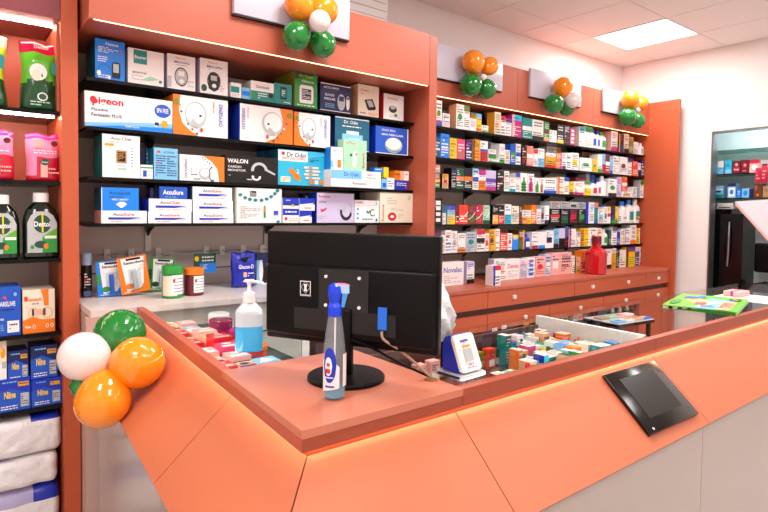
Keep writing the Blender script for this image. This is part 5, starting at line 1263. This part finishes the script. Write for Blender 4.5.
def jar(x0, x1, yt, yb_, body, lid, lab, Y):
    X0, X1 = pxx(x0, 280, Y), pxx(x1, 280, Y); r_ = (X1 - X0) / 2; H_ = pxz((x0 + x1) / 2, yt, Y) - WZ
    t = thing('supplement_jar', lab, 'jar', (X0 + r_, Y + r_, WZ + .0004))
    m = MB(); m.lathe([(r_ * .9, 0), (r_ * .97, .003), (r_ * .97, H_ * .7), (r_ * .85, H_ * .78)], cm(body), n=28); m.build('jar_body', t)
    m = MB(); m.lathe([(r_, H_ * .76), (r_ * 1.0, H_ * .98), (r_ * .93, H_), (0, H_)], cm(lid), n=28); m.build('lid', t)
    m = MB()
    if lid == 'green': curved(m, r_ * .985, -170, -80, H_ * .08, H_ * .7, cm('cream'), 10)
    curved(m, r_ * .99, -110, -20, H_ * .12, H_ * .72, cm('white'), 10); 
    for k in range(5): curved(m, r_ * 1.0, -100, -35, H_ * (.2 + k * .1), H_ * (.22 + k * .1), cm('slate'), 5)
    curved(m, r_ * 1.0, -104, -92, H_ * .5, H_ * .6, cm('red'), 3)
    m.build('label_sticker', t)
jar(165, 186, 266.5, 296, 'green', 'green', 'round green lidded supplement jar on the pale wood counter', 2.19)
jar(187.5, 207, 268.5, 294, 'maroon', 'orange', 'dark red jar with orange lid beside the green jar', 2.21)
def sachet(x0, x1, yt, yb_, Y, main, fn, lab, d=.006):
    X0, X1 = pxx(x0, (yt + yb_) / 2, Y), pxx(x1, (yt + yb_) / 2, Y); z0 = pxz(x0, yb_, Y); z1 = pxz(x0, yt, Y)
    m = MB(); m.rbox(0, 0, 0, X1 - X0, d, z1 - z0, cm(main), .002, 2); m.frame((0, 0, 0), (X1 - X0, 0, 0), (0, 0, z1 - z0)); fn(m); o = m.build('sachet', loc=(X0, Y, z0)); tag(o, lab, 'sachet'); return o
sachet(194, 216, 254, 273.5, 2.44, 'forest', lambda m: (m.pr(.25, 0, 1, .5, 'azure'), m.el(.12, .75, .1, .14, 'yellow', 12), m.lines(.35, .55, .9, .9, 2, 'white'), m.lines(.4, .2, .6, .45, 3, 'white')), 'dark green and blue sachet hanging above the dark red jar')
def bag_blue():
    Y = 2.36; X0, X1 = pxx(233, 275, Y), pxx(257, 275, Y); z0, z1 = WZ, pxz(245, 252.5, Y)
    t = thing('snack_pouch', 'shiny royal blue pouch hanging on a hook beside the pump bottle', 'pouch', (X0, Y, z0 + .001))
    weld(pouch_mb(X1 - X0, z1 - z0, .04, lambda u, v, s: foil('#1626a8'), wr=.0015, seed=9, neck=-.03).build('pouch_body', t))
    m = MB(); m.frame((0, -.0025, 0), (X1 - X0, 0, 0), (0, 0, z1 - z0)); m.poly([(.3, .84), (.7, .88), (.5, .7)], 'black'); m.tx('Glucon-D', .22, .52, .85, .64, 'white', .02); m.pr(.42, .28, .56, .42, 'peach'); m.lines(.6, .28, .85, .42, 2, 'white'); m.lines(.4, .12, .65, .2, 1, 'white'); m.build('front_print', t)
bag_blue()
sachet(256.5, 271, 253, 289, 2.42, 'navy', lambda m: (m.pr(.0, .1, .4, .8, 'sky'), m.pr(.5, .1, .7, .6, 'black'), m.pr(.35, .0, .9, .15, 'white'), m.el(.3, .5, .15, .3, 'white', 9), m.pr(.7, .2, .9, .7, 'gold')), 'navy and white patterned pack hanging beside the monitor top corner', d=.02)
# ------------------------------------------------------------------ goods inside the right glass case
rnd = random.Random(12)
cols = ['white', 'white', 'teal', 'rose', 'green', 'white', 'yellow', 'sky', 'cyan', 'magenta', 'mint', 'orange', 'red', 'white', 'peach', 'cream', 'royal']
CG = 'small cartons in the right glass case'
used_lab = {}
pos = ['front row', 'second row', 'third row', 'fourth row', 'fifth row', 'sixth row', 'seventh row', 'back row']
for j in range(8):
    y0 = .812 + j * .041; x = (1.005 + .01 * j if j < 2 else (1.12 + .03 * j if j < 6 else 1.33)) + rnd.uniform(0, .01); prevc = 'dividing gap'
    while x < 1.545:
        wv = rnd.uniform(.015, .034); hgt = rnd.uniform(.066, .096) if x > 1.15 else rnd.uniform(.074, .098)
        if x > 1.47 and j < 5: hgt = rnd.uniform(.072, .096)
        if x + wv > 1.575: break
        c = rnd.choice(cols) if not x < 1.17 else rnd.choice(['red', 'white', 'maroon', 'white', 'rose', 'crimson'])
        c2 = rnd.choice([q for q in ('green', 'red', 'navy', 'orange', 'teal', 'magenta', 'gold', 'azure', 'cyan', 'forest') if q != c])
        if rnd.random() < .74:
            pt_ = rnd.choice(['head', 'band', 'foot', 'patch', 'spot'])
            m = MB(); m.box(0, 0, 0, wv, .034, hgt, cm(c), top=cm(rnd.choice([c, 'white', 'white', c2, 'mint', 'cream']))); m.frame((0, 0, 0), (wv, 0, 0), (0, 0, hgt)); shelf_prints([(c2, pt_)], c, rnd)(m)
            m.frame((0, 0, hgt), (wv, 0, 0), (0, .034, 0)); m.lines(.1, .2, .9, .8, 3, c2, rnd)
            o = m.build('small_carton', loc=(x, y0, ZS + .0004)); nm = '%s carton with %s print' % (c, c2); ct = 'carton'
        else:
            o = bottle_mesh(wv * .9, hgt, c, c2, [('white', 'patch')], d=min(.016, wv * .4)).build('small_bottle', loc=(x, y0, ZS + .0004)); nm = '%s bottle with %s cap' % (c, c2); ct = 'bottle'
        for form in ('%s, right of %s, %s of the right glass case', '%s, just after %s, %s of right glass case', '%s, farther along after %s, %s of right case', '%s, near the far end after %s, %s of right case'):
            lab = form % (nm, prevc, pos[j])
            if lab not in LABELS: break
        tag(o, lab, ct, CG); prevc = '%s %s' % (c, ct); x += wv + rnd.uniform(.001, .004)
# low lying packs at the right end of case & row leaning on the back board
cs = [('rose', 'red'), ('rose', 'white'), ('brown', 'gold'), ('rose', 'scarlet'), ('salmon', 'white'), ('rose', 'maroon'), ('olive', 'mint'), ('scarlet', 'white'), ('forest', 'grey')]
for k, (c, c2) in enumerate(cs):
    hgt = .05 + .008 * (k % 2)
    m = MB(); m.box(0, 0, 0, .034, .025, hgt, cm(c)); m.frame((0, 0, 0), (.034, 0, 0), (0, 0, hgt)); m.pr(.15, .1, .85, .45, c2); m.lines(.15, .55, .85, .85, 3, 'charcoal' if c != 'brown' else 'gold', rnd)
    tag(m.build('soap_carton', loc=(1.0 + k * .039, 1.125 - .012 * (k % 2), ZS + .0004)), '%s soap carton with %s label standing along the staff side of right glass case' % (c, c2), 'carton', 'soap cartons along the case back')
for k, (c, c2) in enumerate([('grey', 'charcoal'), ('tan', 'brown'), ('silver', 'teal'), ('slate', 'white'), ('white', 'black')]):
    m = MB(); m.box(0, 0, 0, .03, .035, .05, cm(c)); m.frame((0, 0, 0), (.03, 0, 0), (0, 0, .05)); m.pr(.2, .2, .8, .6, c2); m.lines(.1, .7, .9, .9, 2, 'charcoal', rnd)
    tag(m.build('small_carton', loc=(.845 + k * .036, .83, ZS + .0004)), '%s carton with %s patch in front of the speaker in the right glass case' % (c, c2), 'carton', 'cartons at the left end of the right case')
# ------------------------------------------------------------------ goods inside the left glass case
rnd = random.Random(5); PR = [('rose', 'white'), ('pink', 'white'), ('red', 'rose'), ('peach', 'navy'), ('cream', 'gold'), ('sky', 'white')]
for j in range(11):
    yy = 1.20 + j * .074; xo = onleft(yy, -.05).x
    for k in range(2):
        c, c2 = (PR[(j + k) % 4] if j < 8 else PR[(j + k * 2) % 6]); 
        if j < 2: c, c2 = [('sky', 'navy'), ('white', 'azure'), ('lilac', 'magenta'), ('cream', 'gold')][j * 2 + k]
        hgt = .022 + .016 * rnd.random() + (.02 if k and 3 < j < 8 else 0)
        m = MB(); m.box(0, 0, 0, .058, .062, hgt, cm(c)); m.frame((0, 0, hgt), (.058, 0, 0), (0, .062, 0)); m.pr(.1, .1, .9, .4, c2); m.el(.5, .7, .25, .14, c2, 12); m.lines(.1, .45, .9, .58, 1, 'charcoal', rnd)
        m.frame((0, 0, 0), (.058, 0, 0), (0, 0, hgt)); m.lines(.1, .2, .9, .8, 1, 'charcoal', rnd)
        wr_ = ['nearest the desk', 'second from the desk', 'third from the desk', 'fourth from the desk', 'fifth from the desk', 'sixth from the desk', 'fifth from the back', 'fourth from the back', 'third from the back', 'second from the back', 'farthest back']
        tag(m.build('flat_pack', loc=(xo + k * .066, yy, ZL + .0004)), '%s flat pack, %s column, %s in the left glass case' % (c, 'outer' if k == 0 else 'inner', wr_[j]), 'pack', 'flat packs in the left glass case')
def cjar(x, y, r_, h, body, lid, lab):
    t = thing('cream_jar', lab, 'jar', (x, y, ZL + .0004)); m = MB(); m.lathe([(r_ * .9, 0), (r_, .003), (r_ * .98, h * .6)], foil(body), n=24); m.build('jar_body', t)
    m = MB(); m.lathe([(r_ * 1.06, h * .58), (r_ * 1.06, h * .95), (r_, h), (0, h)], foil(lid), n=24); m.build('lid', t)
cjar(.735, 1.86, .034, .075, 'crimson', 'white', 'jar with white lid in the left glass case')
cjar(.71, 1.78, .036, .07, 'magenta', '#8a1050', 'dark magenta jar in the left glass case')
cjar(.735, 1.69, .030, .05, 'maroon', 'magenta', 'low magenta lidded jar in the left glass case')
cjar(.70, 1.60, .030, .035, 'scarlet', 'scarlet', 'first low orange red jar in the left glass case')
cjar(.72, 1.525, .030, .035, 'scarlet', 'orange', 'low jar with orange lid near middle of left glass case')
for k, (c, xx, yy) in enumerate([('white', .68, 1.22), ('azure', .70, 1.30), ('sky', .66, 1.38), ('white', .74, 1.38)]):
    m = MB(); m.box(0, 0, 0, .07, .06, .012 + k * .003, cm(c)); m.frame((0, 0, .012 + k * .003), (.07, 0, 0), (0, .06, 0)); m.poly([(.1, .1), (.9, .3), (.5, .9)], 'azure' if c == 'white' else 'white')
    if xx + .07 < .8: tag(m.build('flat_pack', loc=(xx - .005, yy, ZL + .0004)), '%s leaflet pack with triangle print, %s in the left glass case' % (c, ['beside pump bottle', 'below pump bottle', 'left behind pump bottle', 'right behind pump bottle'][k]), 'pack', 'leaflet packs under the pump bottle')
# ------------------------------------------------------------------ display table in the aisle
TZ = .62
ta = [at(*s, 2, TZ) for s in ((587, 317), (614, 325), (649.5, 319.5), (626, 312.5))]
print('table', [tuple(round(c, 3) for c in q) for q in ta])
cen = sum(ta, Vector()) / 4
t = thing('display_table', 'small black framed table with white top strewn with sachets in the staff aisle', 'table', (cen.x, cen.y, 0))
hx = ((ta[3] - ta[0]).length + (ta[2] - ta[1]).length) / 4; hy = ((ta[1] - ta[0]).length + (ta[2] - ta[3]).length) / 4; e_ = (ta[2] - ta[1]); tang = math.atan2(e_.y, e_.x); t.rotation_euler.z = tang; print('table half', hx, hy, math.degrees(tang))
m = MB(); m.box(-hx, -hy, TZ - .025, hx, hy, TZ - .003, BLACKP); m.build('table_frame', t)
m = MB(); m.box(-hx, -hy, TZ - .0028, hx, hy, TZ, mat('marble_top', '#dfe8ea', .2, var=.15, bscale=30)); m.build('table_top', t)
for sx in (-1, 1):
    for sy in (-1, 1): m = MB(); m.box(sx * (hx - .03) - .012, sy * (hy - .03) - .012, 0, sx * (hx - .03) + .012, sy * (hy - .03) + .012, TZ - .0252, BLACKP); m.build('leg', t)
for k, c in enumerate(['sky', 'white', 'peach', 'azure', 'tan', 'mint', 'rose', 'cream']):
    m = MB(); m.rbox(0, 0, 0, .10, .07, .012 + .004 * (k % 3), cm(c), .003, 2); m.frame((0, 0, .0122 + .004 * (k % 3)), (.1, 0, 0), (0, .07, 0)); m.el(.5, .5, .3, .25, ['azure', 'gold', 'red', 'white'][k % 4], 12)
    q_ = Matrix.Rotation(tang, 2) @ Vector((-hx + .02 + (k % 4) * hx * .47, -hy + .02 + (k // 4) * (hy - .01)))
    tag(m.build('sachet', loc=(cen.x + q_.x, cen.y + q_.y, TZ + .0004), rz=tang + .06 * math.sin(k * 3)), '%s sachet lying on the small aisle table' % c, 'sachet', 'sachets on the aisle table')
# tubes & frames in the open bay of the drawer cabinet
sb = tagm('glass_shelf', lambda m: m.box(3.3, 2.58, .522, 4.9, 2.94, .530, SHELFG), 'glass shelf in the dark open bay under the drawers', 'shelf')
def tube_(x, y, c, cap, lab, z_=.5304, h=.052):
    t = thing('cream_tube', lab, 'tube', (x, y, z_)); m = MB(); m.lathe([(.016, 0), (.016, h * .2)], cm(cap), n=16); m.build('cap', t)
    m = MB(); rings = []; V = []; N = 16
    for j in range(6):
        v = j / 5
        for k in range(N): a_ = 2 * math.pi * k / N; V.append((math.cos(a_) * (.017 + .006 * v), math.sin(a_) * (.017 * (1 - v) + .002), h * (.2 + .8 * v)))
    for j in range(5): m._q(V, j, N, cm(c))
    m.add(V[-N:], [tuple(range(N))], cm(c)); m.build('tube_body', t)
tube_(4.60, 2.61, 'white', 'azure', 'white tube with blue cap under the drawers'); tube_(4.72, 2.61, 'white', 'white', 'plain white tube between two tubes under the drawers'); tube_(4.84, 2.61, 'cream', 'grey', 'cream tube with grey cap under the drawers')
for k in range(3):
    t = thing('price_holder', 'white price frame holder, %s under the drawers' % ['left', 'middle', 'right'][k], 'frame', (3.52 + k * .15, 2.59, .5304), group='white price frames')
    m = MB(); m.box(0, 0, 0, .08, .006, .048, WHITEP); m.build('frame', t); m = MB(); m.box(.01, -.001, .008, .07, 0, .040, mat('brown_card', '#5a4238', .5)); m.build('card', t)
for k, c in enumerate(['white', 'rose', 'slate']):
    o = carton('product_box', .06, .05, .05, c, shelf_prints([('scarlet', 'patch')], c, random.Random(k)), loc=(3.98 + k * .07, 2.59, .5304)); tag(o, '%s box beside the price frames under the drawers' % c, 'box', 'boxes under the drawers')
# price tags on the drawers
for k, (x_, z_, c) in enumerate([(2.50, .575, 'orange'), (2.62, .585, 'white'), (2.95, .58, 'white'), (3.05, .585, 'white'), (3.3, .58, 'gold')]):
    m = MB(); m.box(0, 0, 0, .05, .002, .022, cm(c)); m.frame((0, 0, 0), (.05, 0, 0), (0, 0, .022)); m.lines(.1, .2, .9, .8, 2, 'charcoal', rnd)
    tag(m.build('price_tag', loc=(x_, DF - .0024, z_)), '%s price tag on a lower drawer front, %s' % (c, ['leftmost', 'second from left', 'third from left', 'fourth from left', 'rightmost'][k]), 'price tag', 'price tags on the drawers')
# ------------------------------------------------------------------ niche shelves and contents
NY0, NY1 = AL0 - .07, AL1 + .27; NXF = XR + .16
zn = [at(713, 151, 0, NXF).z, at(713, 174.3, 0, NXF).z, at(713, 198, 0, NXF).z]
for i, q in enumerate(zn):
    tagm('glass_shelf', lambda m: m.box(NXF, NY0, q - .008, XR + .49, NY1, q, SHELFG), '%s glass shelf in the opening of the right wall' % ['upper empty', 'middle', 'lower'][i], 'shelf', 'glass shelves in the wall opening')
def nbox(x0, x1, yt, zb, c, fn, lab, X=NXF + .012, d=.1, name='product_box'):
    p0_, p1_ = at(x0, yt, 0, X), at(x1, yt, 0, X); w_ = p0_.y - p1_.y - .002; h = (p0_.z + p1_.z) / 2 - zb
    m = MB(); m.box(0, 0, 0, w_, d, h, cm(c)); m.frame((0, 0, 0), (w_, 0, 0), (0, 0, h)); fn and fn(m)
    o = m.build(name, loc=(X, p0_.y, zb + .0005), rz=-math.pi / 2); tag(o, lab, 'box', 'boxes in the wall opening'); return o
z = zn[1]
nbox(713.5, 717.3, 162, z, 'silver', None, 'thin silver box, leftmost in the wall opening middle shelf')
nbox(717.8, 724.2, 161, z, 'sky', lambda m: (m.pr(0, .5, 1, 1, 'white'), m.lines(.2, .2, .8, .5, 2, 'blue')), 'white and pale blue box in the wall opening')
nbox(725, 732, 160.5, z, 'cyan', lambda m: (m.pr(0, .0, 1, .3, 'sky'), m.lines(.2, .5, .8, .8, 2, 'navy')), 'cyan box beside first dark red box in the wall opening')
nbox(733, 740.8, 161, z, 'maroon', lambda m: (m.pr(.1, .2, .9, .5, 'crimson'), m.tx('Scott', .2, .25, .8, .4, 'white'), m.el(.5, .7, .2, .12, 'rose', 10)), 'left dark red box with white script in the wall opening')
nbox(741.3, 749.2, 160, z, 'maroon', lambda m: (m.el(.5, .6, .3, .2, 'crimson', 12), m.el(.5, .6, .16, .1, 'rose', 10), m.lines(.2, .1, .8, .25, 1, 'rose')), 'right dark red box with round emblem in the wall opening')
nbox(749.8, 760, 159.5, z, 'rose', lambda m: (m.pr(0, .7, 1, 1, 'crimson'), m.el(.5, .4, .3, .2, 'white', 12)), 'pink and red box beside the grey box in the wall opening')
nbox(760.5, 770, 160, z, 'grey', lambda m: m.pr(.2, .3, .8, .7, 'maroon'), 'grey box at the right photo edge in the wall opening')
z = zn[2]
nbox(712.5, 723.5, 186, z, 'sky', lambda m: (m.pr(0, 0, 1, .3, 'teal'), m.pr(.0, .45, .8, .6, 'navy'), m.pr(0, .65, 1, .75, 'white')), 'striped pale blue box, left on lower shelf of wall opening')
nbox(728, 736.2, 183.5, z, 'sky', lambda m: (m.pr(0, .78, 1, 1, 'navy'), m.pr(.1, .1, .9, .7, 'white'), m.el(.5, .4, .25, .18, 'azure', 10)), 'white box with navy top on lower shelf of wall opening')
nbox(737, 741.3, 189, z, 'azure', lambda m: m.lines(.2, .3, .8, .8, 2, 'white'), 'small azure box on the lower shelf of wall opening')
nbox(742, 749.5, 188.5, z, 'sky', lambda m: m.el(.5, .5, .3, .3, 'azure', 10), 'small sky blue box with round print on lower shelf of wall opening')
nbox(750, 753.3, 189, z, 'navy', None, 'small navy box on the lower shelf of wall opening')
nbox(754, 762.5, 184, z, 'brown', lambda m: (m.el(.5, .2, .15, .1, 'orange', 10), m.lines(.2, .5, .8, .9, 3, 'rose')), 'brown box with orange dot on lower shelf of wall opening')
nbox(763, 772, 186, z, 'tan', lambda m: m.lines(.2, .5, .8, .9, 3, 'maroon'), 'tan box at right photo edge on lower shelf of wall opening')
for k, (x0, x1, y0, y1) in enumerate([(755.5, 760.5, 168, 183), (761.5, 767, 166, 183)]):
    X = NXF - .012; p0_, p1_ = at(x0, y0, 0, X), at(x1, y1, 0, X); m = MB(); m.rbox(0, 0, 0, p0_.y - p1_.y, .01, p0_.z - p1_.z, cm('crimson'), .003, 2); m.frame((0, 0, 0), (p0_.y - p1_.y, 0, 0), (0, 0, p0_.z - p1_.z)); m.lines(.2, .2, .8, .8, 3, 'rose', rnd)
    tag(m.build('sachet', loc=(X, p0_.y, p1_.z), rz=-math.pi / 2), 'crimson sachet hung on the glass shelf edge, %s one' % ['left', 'right'][k], 'sachet', 'crimson sachets')
# machine base, printer, black cabinets
NX2 = XR + .13
FB = AZ0 - .02
t = thing('wall_cabinet', 'black glossy cabinet with silver curved handle in the wall opening', 'cabinet', (NX2, 0, FB))
zc = at(712, 209, 0, NX2).z
def nb(m, x0, x1, z0, z1, X, d, mm):
    a_, b_ = at(x0, 230, 0, X).y, at(x1, 230, 0, X).y; m.box(X - NX2, min(a_, b_), z0 - FB, X - NX2 + d, max(a_, b_), z1 - FB, mm)
m = MB(); nb(m, 703, 718.5, FB + .001, zc, NX2 + .06, .28, BLACKP); m.build('side_body', t)
m = MB(); nb(m, 719, 743, FB + .001, at(730, 214, 0, NX2).z, NX2 + .03, .3, BLACKG); m.build('door', t)
m = MB(); A_ = at(729.5, 222, 0, NX2 + .02); B_ = at(727, 266, 0, NX2 + .02); pts = [(A_.x - NX2, A_.y, A_.z - FB), (A_.x - NX2 - .03, (A_.y * .7 + B_.y * .3) - .012, A_.z * .7 + B_.z * .3 - FB), (A_.x - NX2 - .03, (A_.y * .3 + B_.y * .7) - .014, A_.z * .3 + B_.z * .7 - FB), (B_.x - NX2, B_.y, B_.z - FB)]
m.tube(pts, .008, STEEL, 10); m.build('handle', t)
tp = at(713, 203.5, 0, NX2 + .06)
t = thing('printer', 'flat grey printer on top of the black cabinet in the wall opening', 'printer', (NX2 + .06, at(712, 205, 0, NX2).y - .02, zc + .0005))
m = MB(); m.rbox(0, -.14, 0, .2, .0, tp.z - zc + .004, mat('printer_grey', '#c9c6c4', .35), .004, 2); m.build('printer_body', t)
m = MB(); m.box(-.003, -.12, .012, .001, -.02, .02, DARKM); m.build('paper_slot', t)
t = thing('office_chair', 'black office chair back standing at the right of the black cabinet', 'chair', (NX2 + .16, at(756, 260, 0, NX2 + .1).y - .16, FB))
y752 = 0
m = MB(); m.rbox(-.03, -.19, .60, .03, .19, at(752, 243, 0, NX2 + .1).z - FB, BLACKP, .02, 3); m.build('backrest', t)
m = MB(); m.rbox(-.10, -.18, .42, .20, .18, .50, BLACKP, .02, 3); m.build('seat', t)
m = MB(); m.tube([(.03, 0, .03), (.03, 0, .42)], .025, STEEL, 12); m.lathe([(.16, 0.001), (.16, .02), (.03, .04)], BLACKP, c=(.03, 0, 0), n=20); m.tube([(-.02, 0, .45), (-.05, 0, .6), (-.02, 0, .65)], .015, BLACKP, 8); m.build('pedestal', t)
# slanted white board hanging under lower shelf, in front
c4 = [at(735.5, 201.5, 0, XR - .10), at(770, 199, 0, XR - .10), at(792, 262, 0, XR - .10)]
m = MB(); X = XR - .06
pp = [at(735.5, 201.5, 0, X), at(790, 198, 0, X), at(790, 262, 0, X)]
m.prism([(q.y, q.z) for q in pp], X, X + .03, mat('white_flap_board', '#e9e6ee', .3), axis=0); o = m.build('folding_flap'); tag(o, 'slanted white folding board reaching in from the right photo edge', 'board')
def edg(m):
    a_, b_ = pp[0], pp[2]; m.hexa([(X - .004, a_.y, a_.z), (X + .034, a_.y, a_.z), (X + .034, b_.y, b_.z), (X - .004, b_.y, b_.z), (X - .004, a_.y, a_.z - .03), (X + .034, a_.y, a_.z - .03), (X + .034, b_.y, b_.z - .03), (X - .004, b_.y, b_.z - .03)], cm('rose'))
m = MB(); edg(m); e = m.build('edge_strip', o)
print('objects', len(bpy.data.objects), 'labels', len(LABELS))
